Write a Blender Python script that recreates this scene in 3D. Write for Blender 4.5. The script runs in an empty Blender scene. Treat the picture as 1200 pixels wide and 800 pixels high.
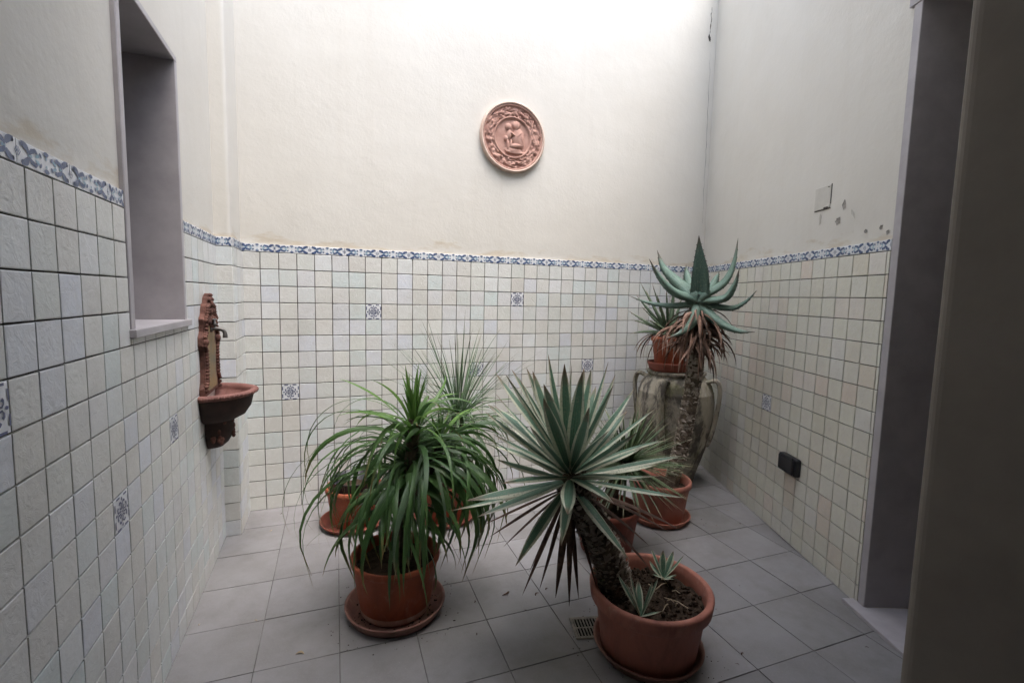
import bpy, bmesh, math, random
from mathutils import Vector, Matrix, noise

# ------------------------------------------------------------------ camera, sky, sun, exposure
S = 0.103                       # one wall-tile pitch in metres; all lengths below are in tile pitches
scene = bpy.context.scene
col = scene.collection
R = random.Random(7)

CAM = Vector((4.8117, -32.159, 13.5803))
yaw, pitch, roll = 0.3679, -0.0946, 0.0226
fwd = Vector((math.sin(yaw) * math.cos(pitch), math.cos(yaw) * math.cos(pitch), math.sin(pitch)))
rgt = Vector((math.cos(yaw), -math.sin(yaw), 0))
upv = rgt.cross(fwd)
r2 = rgt * math.cos(roll) + upv * math.sin(roll)
u2 = -rgt * math.sin(roll) + upv * math.cos(roll)
cam_data = bpy.data.cameras.new('camera')
cam_data.sensor_fit = 'HORIZONTAL'
cam_data.sensor_width = 36.0
cam_data.lens = 557.03 / 1200 * 36.0
cam_data.clip_start = 0.02
cam_data.clip_end = 500
cam = bpy.data.objects.new('camera', cam_data)
cam.matrix_world = Matrix(((r2.x, u2.x, -fwd.x, CAM.x * S), (r2.y, u2.y, -fwd.y, CAM.y * S),
                           (r2.z, u2.z, -fwd.z, CAM.z * S), (0, 0, 0, 1)))
col.objects.link(cam)
scene.camera = cam

SUN_EL, SUN_AZ = math.radians(71), math.radians(160)   # azimuth clockwise from +Y (towards the back wall)
world = bpy.data.worlds.new('World')
scene.world = world
world.use_nodes = True
wn = world.node_tree.nodes
bg = wn['Background']
sky = wn.new('ShaderNodeTexSky')
sky.sky_type = 'NISHITA'
sky.sun_disc = False
sky.sun_elevation = SUN_EL
sky.sun_rotation = SUN_AZ
sky.air_density = 1.0
sky.dust_density = 2.5
sky.ozone_density = 1.0
hs = wn.new('ShaderNodeHueSaturation')          # thin high overcast: the sky is paler than a clear one
hs.inputs['Saturation'].default_value = 0.78
world.node_tree.links.new(sky.outputs[0], hs.inputs['Color'])
world.node_tree.links.new(hs.outputs[0], bg.inputs[0])
bg.inputs[1].default_value = 0.15
sd = bpy.data.lights.new('sun', 'SUN')
sd.energy = 0.5
sd.angle = math.radians(45)
sd.color = (1.0, 0.985, 0.97)
sun = bpy.data.objects.new('sun', sd)
dvec = -Vector((math.sin(SUN_AZ) * math.cos(SUN_EL), math.cos(SUN_AZ) * math.cos(SUN_EL), math.sin(SUN_EL)))
sun.rotation_euler = dvec.to_track_quat('-Z', 'Y').to_euler()
sun.location = (1.5, -1, 7)
col.objects.link(sun)
vs = scene.view_settings
vs.view_transform = 'Standard'
vs.look = 'None'
vs.gamma = 1
vs.exposure = 2.42
scene.cycles.max_bounces = 7
scene.cycles.diffuse_bounces = 5
scene.cycles.use_denoising = True
scene.cycles.use_adaptive_sampling = True
scene.cycles.adaptive_threshold = 0.03

# ------------------------------------------------------------------ materials
class NB:
    def __init__(s, name):
        s.m = bpy.data.materials.new(name)
        s.m.use_nodes = True
        s.nt = s.m.node_tree
        s.b = s.nt.nodes['Principled BSDF']
    def n(s, t, **kw):
        x = s.nt.nodes.new('ShaderNode' + t)
        for k, v in kw.items():
            setattr(x, k, v)
        return x
    def l(s, a, b):
        s.nt.links.new(a, b)
    def pos(s, scale=(1, 1, 1)):
        g = s.n('NewGeometry')
        mp = s.n('Mapping')
        mp.inputs['Scale'].default_value = scale
        s.l(g.outputs['Position'], mp.inputs[0])
        return mp.outputs[0]
    def obj(s, scale=(1, 1, 1)):
        g = s.n('TexCoord')
        mp = s.n('Mapping')
        mp.inputs['Scale'].default_value = scale
        s.l(g.outputs['Object'], mp.inputs[0])
        return mp.outputs[0]
    def noise(s, vec, scale, detail=5, rough=.55, dist=0.0):
        x = s.n('TexNoise')
        x.inputs['Scale'].default_value = scale
        x.inputs['Detail'].default_value = detail
        x.inputs['Roughness'].default_value = rough
        x.inputs['Distortion'].default_value = dist
        s.l(vec, x.inputs['Vector'])
        return x.outputs['Fac']
    def ramp(s, fac, stops, interp='LINEAR'):
        x = s.n('ValToRGB')
        x.color_ramp.interpolation = interp
        e = x.color_ramp.elements
        while len(e) < len(stops):
            e.new(0.5)
        for el, (p, c) in zip(e, stops):
            el.position = p
            el.color = (*c, 1) if len(c) == 3 else c
        s.l(fac, x.inputs[0])
        return x.outputs[0]
    def mix(s, fac, a, b, mode='MIX'):
        x = s.n('Mix', data_type='RGBA', blend_type=mode)
        for i, v in ((0, fac), (6, a), (7, b)):
            if isinstance(v, (int, float)):
                x.inputs[i].default_value = v
            elif isinstance(v, tuple):
                x.inputs[i].default_value = (*v, 1)
            else:
                s.l(v, x.inputs[i])
        return x.outputs[2]
    def math(s, op, a, b=None, c=None):
        x = s.n('Math', operation=op)
        for i, v in enumerate((a, b, c)):
            if v is None:
                continue
            if isinstance(v, (int, float)):
                x.inputs[i].default_value = v
            else:
                s.l(v, x.inputs[i])
        return x.outputs[0]
    def bump(s, h, strength=.3, dist=.01):
        x = s.n('Bump')
        x.inputs['Strength'].default_value = strength
        x.inputs['Distance'].default_value = dist
        s.l(h, x.inputs['Height'])
        s.l(x.outputs[0], s.b.inputs['Normal'])
    def out(s, color=None, rough=.6, spec=.4, metal=0):
        if color is not None:
            if isinstance(color, tuple):
                s.b.inputs['Base Color'].default_value = (*color, 1)
            else:
                s.l(color, s.b.inputs['Base Color'])
        if isinstance(rough, (int, float)):
            s.b.inputs['Roughness'].default_value = rough
        else:
            s.l(rough, s.b.inputs['Roughness'])
        s.b.inputs['Specular IOR Level'].default_value = spec
        s.b.inputs['Metallic'].default_value = metal
        return s.m

W, K = (1, 1, 1), (0, 0, 0)

def m_plaster(name, c1, c2):
    a = NB(name)
    p = a.pos()
    big = a.noise(p, 1.1, 6, .6)
    c = a.ramp(big, [(.3, c1), (.7, c2)])
    streak = a.noise(a.pos((7, 7, .28)), 1.6, 5, .6)
    c = a.mix(a.ramp(streak, [(.55, K), (.85, (.32, .32, .32))]), c, (.54, .495, .43))
    # yellowish smear of old adhesive just above the tile border
    z = a.n('SeparateXYZ')
    g = a.n('NewGeometry')
    a.l(g.outputs['Position'], z.inputs[0])
    n2 = a.noise(a.pos((1.5, 1.5, 6)), 2.4, 5, .65)
    h = a.math('SUBTRACT', a.math('MULTIPLY', a.math('SUBTRACT', n2, .42), .42), a.math('SUBTRACT', z.outputs[2], 1.69))
    st = a.ramp(a.math('MULTIPLY', h, 18), [(0, K), (1, (.6, .6, .6))])
    c = a.mix(st, c, (.50, .42, .30))
    blot = a.ramp(a.noise(p, 4.2, 7, .7), [(.62, K), (.8, (.22, .22, .22))])
    c = a.mix(blot, c, (.525, .495, .445))
    hgt = a.math('ADD', a.math('MULTIPLY', a.noise(p, 3.0, 4, .55), 1.0), a.math('MULTIPLY', a.noise(p, 60, 4, .6), .12))
    a.bump(hgt, .35, .018)
    return a.out(c, .9, .2)

def m_tile(name, cols, island=False, sat=1.0):
    a = NB(name)
    if island:
        rnd = a.n('NewGeometry').outputs['Random Per Island']
    else:
        rnd = a.n('ObjectInfo').outputs['Random']
    n = len(cols)
    base = a.ramp(rnd, [(i / (n - 1), c) for i, c in enumerate(cols)])
    p = a.pos()
    off = a.n('Vector' + 'Math', operation='ADD')
    a.l(p, off.inputs[0])
    cb = a.n('CombineXYZ')
    a.l(a.math('MULTIPLY', rnd, 37.0), cb.inputs[0])
    a.l(a.math('MULTIPLY', rnd, 91.0), cb.inputs[2])
    a.l(cb.outputs[0], off.inputs[1])
    v = off.outputs[0]
    cl = a.noise(v, 16, 5, .65, .8)
    c = a.mix(a.ramp(cl, [(.35, K), (.72, (.55, .55, .55))]), base, a.mix(.6, base, (.52, .50, .455)))
    c = a.mix(a.ramp(a.noise(v, 46, 6, .7, 1.2), [(.52, K), (.72, (.6, .6, .6))]), c, (.75, .745, .725))
    c = a.mix(a.ramp(a.noise(a.pos(), 2.0, 4), [(.5, K), (.75, (.25, .25, .25))]), c, (.42, .38, .32))
    hgt = a.math('ADD', a.math('MULTIPLY', a.noise(v, 28, 4, .6, 1.6), 1.0), a.math('MULTIPLY', a.noise(v, 95, 3, .6, .5), .25))
    a.bump(hgt, .6, .0035)
    r = a.ramp(cl, [(.3, (.34, .34, .34)), (.7, (.52, .52, .52))])
    return a.out(c, r, .45)

TILEC = [(0.616, 0.644, 0.690), (0.661, 0.650, 0.603), (0.610, 0.633, 0.592), (0.695, 0.706, 0.702), (0.593, 0.660, 0.648), (0.610, 0.599, 0.557), (0.672, 0.678, 0.643), (0.626, 0.621, 0.591), (0.645, 0.673, 0.724)]
TILER = [(0.680, 0.658, 0.565), (0.658, 0.634, 0.532), (0.698, 0.698, 0.647), (0.703, 0.611, 0.518), (0.651, 0.636, 0.520), (0.684, 0.670, 0.585), (0.666, 0.652, 0.567), (0.702, 0.696, 0.589), (0.676, 0.645, 0.552)]
M = {}
M['plaster'] = m_plaster('cream_plaster', (.60, .572, .512), (.65, .627, .572))
M['tile'] = m_tile('glazed_tile', TILEC)
M['tile_far'] = m_tile('glazed_tile_far', TILEC, True)
M['tile_warm'] = m_tile('glazed_tile_warm', TILER)
M['tile_warm_far'] = m_tile('glazed_tile_warm_far', TILER, True)

def m_simple(name, c1, c2, scale=8, rough=.7, spec=.35, bump=.2, bdist=.004, detail=6, metal=0, stretch=(1, 1, 1), local=False):
    a = NB(name)
    v = a.obj(stretch) if local else a.pos(stretch)
    f = a.noise(v, scale, detail, .62)
    c = a.ramp(f, [(.32, c1), (.68, c2)])
    if bump:
        a.bump(a.noise(v, scale * 3.3, 5, .6), bump, bdist)
    return a.out(c, rough, spec, metal)

M['pier'] = m_simple('shade_darkened_plaster', (.145, .126, .106), (.19, .166, .138), 2.5, .85, .25, .3, .006)  # cream plaster with the pier's shade put into a darker base colour
M['grout'] = m_simple('brown_grout', (.05, .045, .038), (.09, .08, .07), 14, .95, .1, .4, .003)
M['grout_back'] = m_simple('grey_grout', (.10, .09, .08), (.16, .145, .13), 14, .95, .1, .4, .003)
M['floor_grout'] = m_simple('floor_grout', (.07, .066, .062), (.24, .232, .225), 3.5, .95, .1, .4, .003)
M['white_glaze'] = m_simple('white_glaze', (.66, .67, .69), (.76, .77, .78), 20, .3, .5, .3, .002)
M['marble'] = m_simple('grey_marble', (.35, .328, .34), (.43, .408, .42), 9, .45, .4, .1, .002)
M['blue'] = m_simple('blue_glaze', (.045, .075, .17), (.10, .15, .27), 60, .35, .5, 0)
M['navy'] = m_simple('navy_glaze', (.05, .06, .14), (.10, .12, .22), 60, .35, .5, 0)
M['teal'] = m_simple('teal_glaze', (.22, .36, .48), (.30, .46, .54), 60, .35, .5, 0)
M['medallion'] = m_simple('pink_terracotta', (.36, .20, .16), (.50, .31, .25), 14, .85, .2, .3, .003)
M['medallion_rim'] = m_simple('pale_terracotta', (.50, .36, .29), (.62, .48, .40), 14, .85, .2, .3, .003)
M['rust'] = m_simple('rusty_iron', (.06, .028, .022), (.17, .075, .055), 16, .8, .3, .6, .006)
M['rust_lip'] = m_simple('worn_red_lip', (.15, .065, .055), (.25, .12, .10), 18, .7, .3, .5, .005)
M['rust_dark'] = m_simple('dark_iron', (.025, .017, .014), (.06, .034, .028), 14, .75, .3, .5, .005)
M['ochre'] = m_simple('ochre_panel', (.16, .15, .11), (.33, .20, .08), 7, .7, .3, .4, .004)
M['tap'] = m_simple('dull_brass', (.09, .085, .08), (.18, .17, .16), 20, .45, .5, .2, .002, 4, .6)
M['black'] = m_simple('black_plastic', (.012, .012, .014), (.02, .02, .024), 20, .4, .4, .1, .001)
M['drain'] = m_simple('drain_metal', (.10, .09, .075), (.24, .215, .18), 30, .5, .5, .2, .002, 5, .3)
M['drain_dark'] = m_simple('drain_hole', (.004, .004, .004), (.01, .01, .01), 20, .9, .1, 0)
M['terra'] = m_simple('orange_terracotta', (.27, .062, .026), (.35, .095, .045), 7, .6, .35, .2, .003)
M['terra_old'] = m_simple('faded_terracotta', (.33, .125, .088), (.42, .175, .125), 6, .65, .3, .25, .004)
M['terra_red'] = m_simple('dark_red_terracotta', (.18, .048, .03), (.25, .075, .05), 7, .6, .3, .2, .003)
M['saucer_old'] = m_simple('worn_saucer', (.20, .085, .065), (.31, .165, .13), 9, .8, .25, .4, .004)
M['soil'] = m_simple('dark_soil', (.02, .014, .010), (.075, .052, .036), 40, .95, .1, .8, .01)
M['bark'] = m_simple('pale_bark', (.17, .14, .11), (.46, .40, .34), 30, .9, .15, .8, .008)
M['bark_dark'] = m_simple('dark_bark', (.05, .037, .028), (.16, .125, .09), 30, .9, .15, .8, .008)
M['deadleaf'] = m_simple('dead_leaf', (.045, .028, .022), (.12, .075, .055), 20, .85, .15, .4, .004)
M['dryleaf'] = m_simple('dry_leaf', (.20, .115, .085), (.36, .24, .185), 25, .85, .15, .4, .004)
M['twig'] = m_simple('straw', (.30, .23, .15), (.44, .36, .26), 20, .85, .15, .2, .002)
M['wood'] = m_simple('dark_door', (.03, .022, .018), (.05, .038, .03), 8, .6, .3, .2, .003, 5, 0, (1, 1, .1))
M['patch'] = m_simple('bare_mortar', (.24, .225, .20), (.36, .34, .31), 40, .95, .1, .6, .004)
M['crack'] = m_simple('dark_crack', (.05, .045, .04), (.12, .11, .1), 40, .95, .1, 0)
M['cover'] = m_simple('painted_cover', (.52, .495, .44), (.58, .555, .50), 20, .8, .25, .3, .002)
M['ground'] = m_simple('earth', (.12, .10, .08), (.18, .16, .13), 3, .95, .1, .3, .01)

def m_terra(name, c1, c2, dirt, lime):
    a = NB(name)
    p = a.pos()
    c = a.ramp(a.noise(p, 6, 6, .65), [(.32, c1), (.68, c2)])
    c = a.mix(a.ramp(a.noise(a.pos((1, 1, .35)), 9, 7, .7, .5), [(.46, K), (.7, (.75, .75, .75))]), c, dirt)
    c = a.mix(a.ramp(a.noise(a.pos((1, 1, .6)), 17, 8, .75, .3), [(.55, K), (.72, (.6, .6, .6))]), c, lime)
    a.bump(a.noise(p, 45, 5, .65), .3, .003)
    return a.out(c, a.ramp(a.noise(p, 12, 5, .6), [(.3, (.5, .5, .5)), (.7, (.8, .8, .8))]), .3)
M['terra'] = m_terra('orange_terracotta', (.27, .062, .026), (.36, .098, .046), (.15, .045, .025), (.40, .20, .14))
M['terra_old'] = m_terra('faded_terracotta', (.33, .122, .086), (.42, .172, .122), (.18, .075, .055), (.47, .27, .21))
M['terra_red'] = m_terra('dark_red_terracotta', (.18, .048, .03), (.25, .075, .05), (.10, .035, .025), (.32, .15, .11))
M['saucer_old'] = m_terra('worn_saucer', (.21, .095, .075), (.32, .175, .14), (.10, .06, .045), (.42, .30, .25))
M['lime'] = m_terra('lime_bloom', (.34, .20, .155), (.46, .33, .275), (.28, .12, .08), (.55, .45, .39))
def m_floor():
    a = NB('grey_floor_tile')
    rnd = a.n('ObjectInfo').outputs['Random']
    base = a.ramp(rnd, [(0, (.215, .209, .212)), (.35, (.262, .256, .264)), (.7, (.236, .230, .229)), (1, (.285, .277, .284))])
    p = a.pos()
    c = a.mix(a.ramp(a.noise(p, 3.2, 7, .68), [(.36, K), (.66, (.8, .8, .8))]), base, a.mix(.55, base, (.13, .118, .108)))
    c = a.mix(a.ramp(a.noise(p, 160, 3, .5), [(.45, K), (.7, (.3, .3, .3))]), c, (.27, .26, .26))
    c = a.mix(a.ramp(a.noise(p, 11, 8, .75, .6), [(.63, K), (.74, (.35, .35, .35))]), c, (.32, .31, .305))
    c = a.mix(a.ramp(a.noise(a.pos((1, 1, 1)), 23, 7, .8), [(.68, K), (.74, (.5, .5, .5))]), c, (.09, .08, .07))
    c = a.mix(a.ramp(a.noise(p, 2.1, 8, .72, .25), [(.5, K), (.66, (.3, .3, .3)), (.75, (.12, .12, .12))]), c, (.115, .105, .095))
    c = a.mix(a.ramp(a.noise(p, 60, 6, .8), [(.66, K), (.70, (.7, .7, .7))]), c, (.40, .39, .385))
    a.bump(a.noise(p, 90, 4, .6), .15, .002)
    r = a.ramp(a.noise(p, 5, 6, .7), [(.3, (.5, .5, .5)), (.7, (.72, .72, .72))])
    return a.out(c, r, .35)
M['floor'] = m_floor()

def m_jar():
    a = NB('mossy_jar')
    p = a.pos()
    c = a.ramp(a.noise(p, 5, 7, .65), [(.3, (.27, .24, .185)), (.6, (.38, .345, .275)), (.8, (.44, .40, .33))])
    c = a.mix(a.ramp(a.noise(a.pos((1, 1, .5)), 6.5, 7, .72, .4), [(.47, K), (.57, (.9, .9, .9))]), c, (.075, .068, .06))
    c = a.mix(a.ramp(a.noise(a.pos((1, 1, .4)), 9, 6, .7), [(.52, K), (.7, (.5, .5, .5))]), c, (.17, .17, .06))
    c = a.mix(a.ramp(a.noise(p, 14, 6, .7), [(.6, K), (.7, (.5, .5, .5))]), c, (.48, .44, .37))
    a.bump(a.noise(p, 30, 6, .65), .6, .008)
    return a.out(c, .9, .2)
M['jar'] = m_jar()

def m_leaf(name, c1, c2, edge=None, ew=.30, tip=None, mid=None, trans=.25, rough=.42, stripes=0.0, spots=None):
    a = NB(name)
    uv = a.n('UVMap').outputs[0]
    sx = a.n('SeparateXYZ')
    a.l(uv, sx.inputs[0])
    u, v = sx.outputs[0], sx.outputs[1]
    rnd = a.n('ObjectInfo').outputs['Random']
    f = a.math('ADD', a.math('MULTIPLY', rnd, .7), a.math('MULTIPLY', a.noise(a.pos(), 9, 5, .6), .4))
    c = a.ramp(f, [(.15, c1), (.85, c2)])
    st = a.n('TexNoise')
    st.inputs['Scale'].default_value = 1.0
    st.inputs['Detail'].default_value = 3
    mp = a.n('Mapping')
    mp.inputs['Scale'].default_value = (34, 1.3, 1)
    a.l(uv, mp.inputs[0])
    a.l(mp.outputs[0], st.inputs['Vector'])
    if stripes:
        c = a.mix(a.ramp(st.outputs['Fac'], [(.42, K), (.66, (stripes,) * 3)]), c, tuple(min(1, x * 1.9 + .03) for x in c2))
    d = a.math('ABSOLUTE', a.math('SUBTRACT', u, .5))
    if mid:
        c = a.mix(a.ramp(d, [(0, (.5, .5, .5)), (.09, K)]), c, mid)
    if edge:
        e = a.math('ADD', d, a.math('MULTIPLY', a.math('SUBTRACT', st.outputs['Fac'], .5), .10))
        c = a.mix(a.ramp(e, [(ew, K), (ew + .035, W)]), c, edge)
    if spots:
        c = a.mix(a.ramp(a.noise(a.pos(), 130, 3, .6), [(.56, K), (.66, (.7, .7, .7))]), c, spots)
        c = a.mix(a.ramp(a.noise(a.pos(), 14, 7, .75), [(.55, K), (.72, (.45, .45, .45))]), c, (.10, .11, .075))
    if tip:
        t = a.math('ADD', v, a.math('MULTIPLY', a.math('SUBTRACT', a.noise(a.pos(), 14, 4), .5), .3))
        c = a.mix(a.ramp(t, [(.80, K), (.97, (.9, .9, .9))]), c, tip)
    a.bump(st.outputs['Fac'], .25, .002)
    a.out(c, rough, .4)
    if trans:
        tr = a.n('BsdfTranslucent')
        a.l(c, tr.inputs[0])
        mx = a.n('MixShader')
        mx.inputs[0].default_value = trans
        a.l(a.b.outputs[0], mx.inputs[1])
        a.l(tr.outputs[0], mx.inputs[2])
        a.l(mx.outputs[0], a.nt.nodes['Material Output'].inputs[0])
    return a.m

M['strap'] = m_leaf('strap_leaf', (.022, .062, .018), (.080, .16, .045), tip=(.22, .15, .06), mid=(.09, .17, .06), stripes=.35)
M['strap_young'] = m_leaf('young_strap_leaf', (.06, .15, .025), (.12, .23, .05), mid=(.15, .25, .07), stripes=.3)
M['glauc'] = m_leaf('glaucous_leaf', (.05, .095, .05), (.12, .175, .10), tip=(.22, .17, .09), stripes=.4)
M['agave'] = m_leaf('variegated_leaf', (.055, .12, .075), (.10, .185, .125), edge=(.56, .57, .44), ew=.285, tip=(.16, .10, .06), trans=.12, rough=.5, stripes=.5, spots=(.20, .24, .17))
M['aloe'] = m_leaf('aloe_leaf', (.085, .15, .12), (.14, .215, .17), tip=(.12, .09, .07), trans=0, rough=.62, stripes=.25, spots=(.26, .33, .27))
M['aloe_small'] = m_leaf('small_aloe_leaf', (.055, .09, .05), (.11, .15, .085), tip=(.16, .09, .05), trans=0, rough=.5, stripes=.2)
M['spiky'] = m_leaf('spiky_leaf', (.035, .065, .03), (.10, .14, .065), tip=(.2, .15, .08), trans=.1, stripes=.4)

# ------------------------------------------------------------------ builders
ORG = {}
def tag(o, label=None, cat=None, group=None, kind=None):
    if label: o['label'] = label
    if cat: o['category'] = cat
    if group: o['group'] = group
    if kind: o['kind'] = kind
    return o

def thing(name, label, cat, loc=(0, 0, 0), rz=0.0, group=None):
    o = bpy.data.objects.new(name, None)
    o.empty_display_size = .05
    col.objects.link(o)
    o.location = Vector(loc) * S
    o.rotation_euler = (0, 0, rz)
    ORG[o.name] = Vector(loc)
    return tag(o, label, cat, group)

def mk(name, geo, mat, parent=None, local=False, smooth=False, loc=None, normals=True):
    """geo = (verts, faces[, uvs per vertex]); world coordinates in tile pitches unless local"""
    verts, faces = geo[0], geo[1]
    off = Vector((0, 0, 0))
    if loc is not None:
        off = Vector(loc)
    elif parent is not None and not local:
        off = ORG[parent.name]
    me = bpy.data.meshes.new(name)
    me.from_pydata([tuple((Vector(v) - off) * S) for v in verts], [], faces)
    if len(geo) > 2:
        uvl = me.uv_layers.new(name='UVMap')
        for lp in me.loops:
            uvl.data[lp.index].uv = geo[2][lp.vertex_index]
    if normals:
        bm = bmesh.new()
        bm.from_mesh(me)
        bmesh.ops.recalc_face_normals(bm, faces=bm.faces)
        bm.to_mesh(me)
        bm.free()
    if smooth:
        me.polygons.foreach_set('use_smooth', [True] * len(me.polygons))
    me.materials.append(M[mat] if isinstance(mat, str) else mat)
    o = bpy.data.objects.new(name, me)
    col.objects.link(o)
    if parent is not None:
        o.parent = parent
        ORG[o.name] = ORG[parent.name]
    elif loc is not None:
        o.location = off * S
    ORG.setdefault(o.name, off)
    return o

def join(*geos):
    v, f, u = [], [], []
    has = all(len(g) > 2 for g in geos)
    for g in geos:
        n = len(v)
        v += list(g[0])
        f += [tuple(i + n for i in q) for q in g[1]]
        if has: u += list(g[2])
    return (v, f, u) if has else (v, f)

def box(x0, x1, y0, y1, z0, z1):
    v = [(x, y, z) for z in (z0, z1) for y in (y0, y1) for x in (x0, x1)]
    return v, [(0, 2, 3, 1), (4, 5, 7, 6), (0, 1, 5, 4), (2, 6, 7, 3), (0, 4, 6, 2), (1, 3, 7, 5)]

def bev(geo, w=.05, seg=2):
    bm = bmesh.new()
    vs_ = [bm.verts.new(v) for v in geo[0]]
    for f in geo[1]:
        bm.faces.new([vs_[i] for i in f])
    bmesh.ops.bevel(bm, geom=list(bm.edges), offset=w, segments=seg, affect='EDGES', profile=.6)
    bm.verts.index_update()
    r = ([tuple(v.co) for v in bm.verts], [tuple(v.index for v in f.verts) for f in bm.faces])
    bm.free()
    return r

def lathe(profile, c=(0, 0, 0), seg=40, wob=0.0, seed=0, ell=(1, 1), a0=0.0, a1=2 * math.pi):
    full = abs(a1 - a0 - 2 * math.pi) < 1e-6
    n = seg if full else seg + 1
    v, f = [], []
    for i, (r, z) in enumerate(profile):
        for j in range(n):
            a = a0 + (a1 - a0) * j / seg
            k = 1 + (wob * noise.noise(Vector((math.cos(a) * 1.5 + seed, math.sin(a) * 1.5, z * .35 + seed))) if wob else 0)
            v.append((c[0] + r * k * math.cos(a) * ell[0], c[1] + r * k * math.sin(a) * ell[1], c[2] + z))
    for i in range(len(profile) - 1):
        for j in range(seg):
            j2 = (j + 1) % n
            f.append((i * n + j, i * n + j2, (i + 1) * n + j2, (i + 1) * n + j))
    return v, f

def tube(pts, rads, seg=8, cap=True, jit=0.0, rr=R):
    v, f = [], []
    pts = [Vector(p) for p in pts]
    prev = None
    for i, p in enumerate(pts):
        t = (pts[min(i + 1, len(pts) - 1)] - pts[max(i - 1, 0)]).normalized()
        if prev is None:
            prev = t.orthogonal().normalized()
        prev = (prev - t * prev.dot(t)).normalized()
        b = t.cross(prev)
        r = rads[i] if hasattr(rads, '__len__') else rads
        for j in range(seg):
            a = 2 * math.pi * j / seg
            q = r * (1 + (rr.uniform(-jit, jit) if jit else 0))
            v.append(tuple(p + (prev * math.cos(a) + b * math.sin(a)) * q))
    for i in range(len(pts) - 1):
        for j in range(seg):
            j2 = (j + 1) % seg
            f.append((i * seg + j, i * seg + j2, (i + 1) * seg + j2, (i + 1) * seg + j))
    if cap:
        f.append(tuple(range(seg))[::-1])
        n = (len(pts) - 1) * seg
        f.append(tuple(n + j for j in range(seg)))
    return v, f

def ellipsoid(c, r, seg=8, rings=5):
    v, f = [], []
    for i in range(rings + 1):
        ph = math.pi * i / rings
        for j in range(seg):
            a = 2 * math.pi * j / seg
            v.append((c[0] + r[0] * math.sin(ph) * math.cos(a), c[1] + r[1] * math.sin(ph) * math.sin(a), c[2] + r[2] * math.cos(ph)))
    for i in range(rings):
        for j in range(seg):
            j2 = (j + 1) % seg
            f.append((i * seg + j, i * seg + j2, (i + 1) * seg + j2, (i + 1) * seg + j))
    return v, f

def bez(p, n):
    """cubic through-ish control points (4)"""
    p = [Vector(q) for q in p]
    out = []
    for i in range(n + 1):
        t = i / n
        out.append((1 - t) ** 3 * p[0] + 3 * t * (1 - t) ** 2 * p[1] + 3 * t * t * (1 - t) * p[2] + t ** 3 * p[3])
    return out

def crom(p, n):
    """Catmull-Rom through all points"""
    p = [Vector(q) for q in p]
    q = [p[0] * 2 - p[1]] + p + [p[-1] * 2 - p[-2]]
    out = []
    m = len(p) - 1
    for s in range(m):
        a, b, c, d = q[s:s + 4]
        k = n // m
        for i in range(k + (1 if s == m - 1 else 0)):
            t = i / k
            out.append(.5 * ((2 * b) + (c - a) * t + (2 * a - 5 * b + 4 * c - d) * t * t + (3 * b - 3 * c + d - a) * t ** 3))
    return out

def leaf_geo(path, wid, fold=.25, side=None, twist=0.0, cols=3, thick=0.0, teeth=0):
    """ribbon along path; wid(t) half-width; V-folded cross-section; optional thick fleshy back"""
    v, f, uv = [], [], []
    n = len(path) - 1
    d0 = path[-1] - path[0]
    if side is None:
        side = Vector((-d0.y, d0.x, 0))
        if side.length < 1e-3:
            side = Vector((1, 0, 0))
    side = side.normalized()
    rows = []
    for i, p in enumerate(path):
        t = i / n
        tg = (path[min(i + 1, n)] - path[max(i - 1, 0)]).normalized()
        s = (side - tg * side.dot(tg)).normalized()
        nm = s.cross(tg)
        if twist:
            a = twist * t
            s, nm = s * math.cos(a) + nm * math.sin(a), nm * math.cos(a) - s * math.sin(a)
        w = wid(t)
        row = []
        for j in range(cols):
            u = j / (cols - 1)
            x = (u - .5) * 2
            row.append(len(v))
            v.append(tuple(p + s * (x * w) + nm * (fold * w * abs(x) ** 1.5)))
            uv.append((u, t))
        if thick:
            for j in range(cols - 2, 0, -1):
                u = j / (cols - 1)
                x = (u - .5) * 2
                row.append(len(v))
                v.append(tuple(p + s * (x * w) + nm * (fold * w * abs(x) ** 1.5 - thick * w * (1 - x * x))))
                uv.append((u, t))
        rows.append((row, s, nm, w, p))
    for i in range(n):
        a, b = rows[i][0], rows[i + 1][0]
        m = len(a)
        if thick:
            for j in range(m):
                f.append((a[j], a[(j + 1) % m], b[(j + 1) % m], b[j]))
        else:
            for j in range(m - 1):
                f.append((a[j], a[j + 1], b[j + 1], b[j]))
    if teeth:
        for sgn in (-1, 1):
            for k in range(teeth):
                t = (k + .5) / teeth * .93
                i = min(int(t * n), n - 1)
                fr = t * n - i
                r0, r1 = rows[i], rows[i + 1]
                e0 = Vector(v[r0[0][0 if sgn < 0 else cols - 1]])
                e1 = Vector(v[r1[0][0 if sgn < 0 else cols - 1]])
                e = e0.lerp(e1, fr)
                tg = (e1 - e0).normalized()
                h = .10 * (1 - .4 * t)
                b0 = len(v)
                o = r0[1] * sgn
                v += [tuple(e - tg * .045 - o * .02), tuple(e + tg * .045 - o * .02), tuple(e + o * h + tg * .02), tuple(e - o * .02 + r0[2] * .04)]
                uv += [(.5, .9)] * 2 + [(.5, 1.0)] + [(.5, .9)]
                f += [(b0, b0 + 1, b0 + 2), (b0 + 1, b0 + 3, b0 + 2), (b0 + 3, b0, b0 + 2)]
    return v, f, uv

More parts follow.
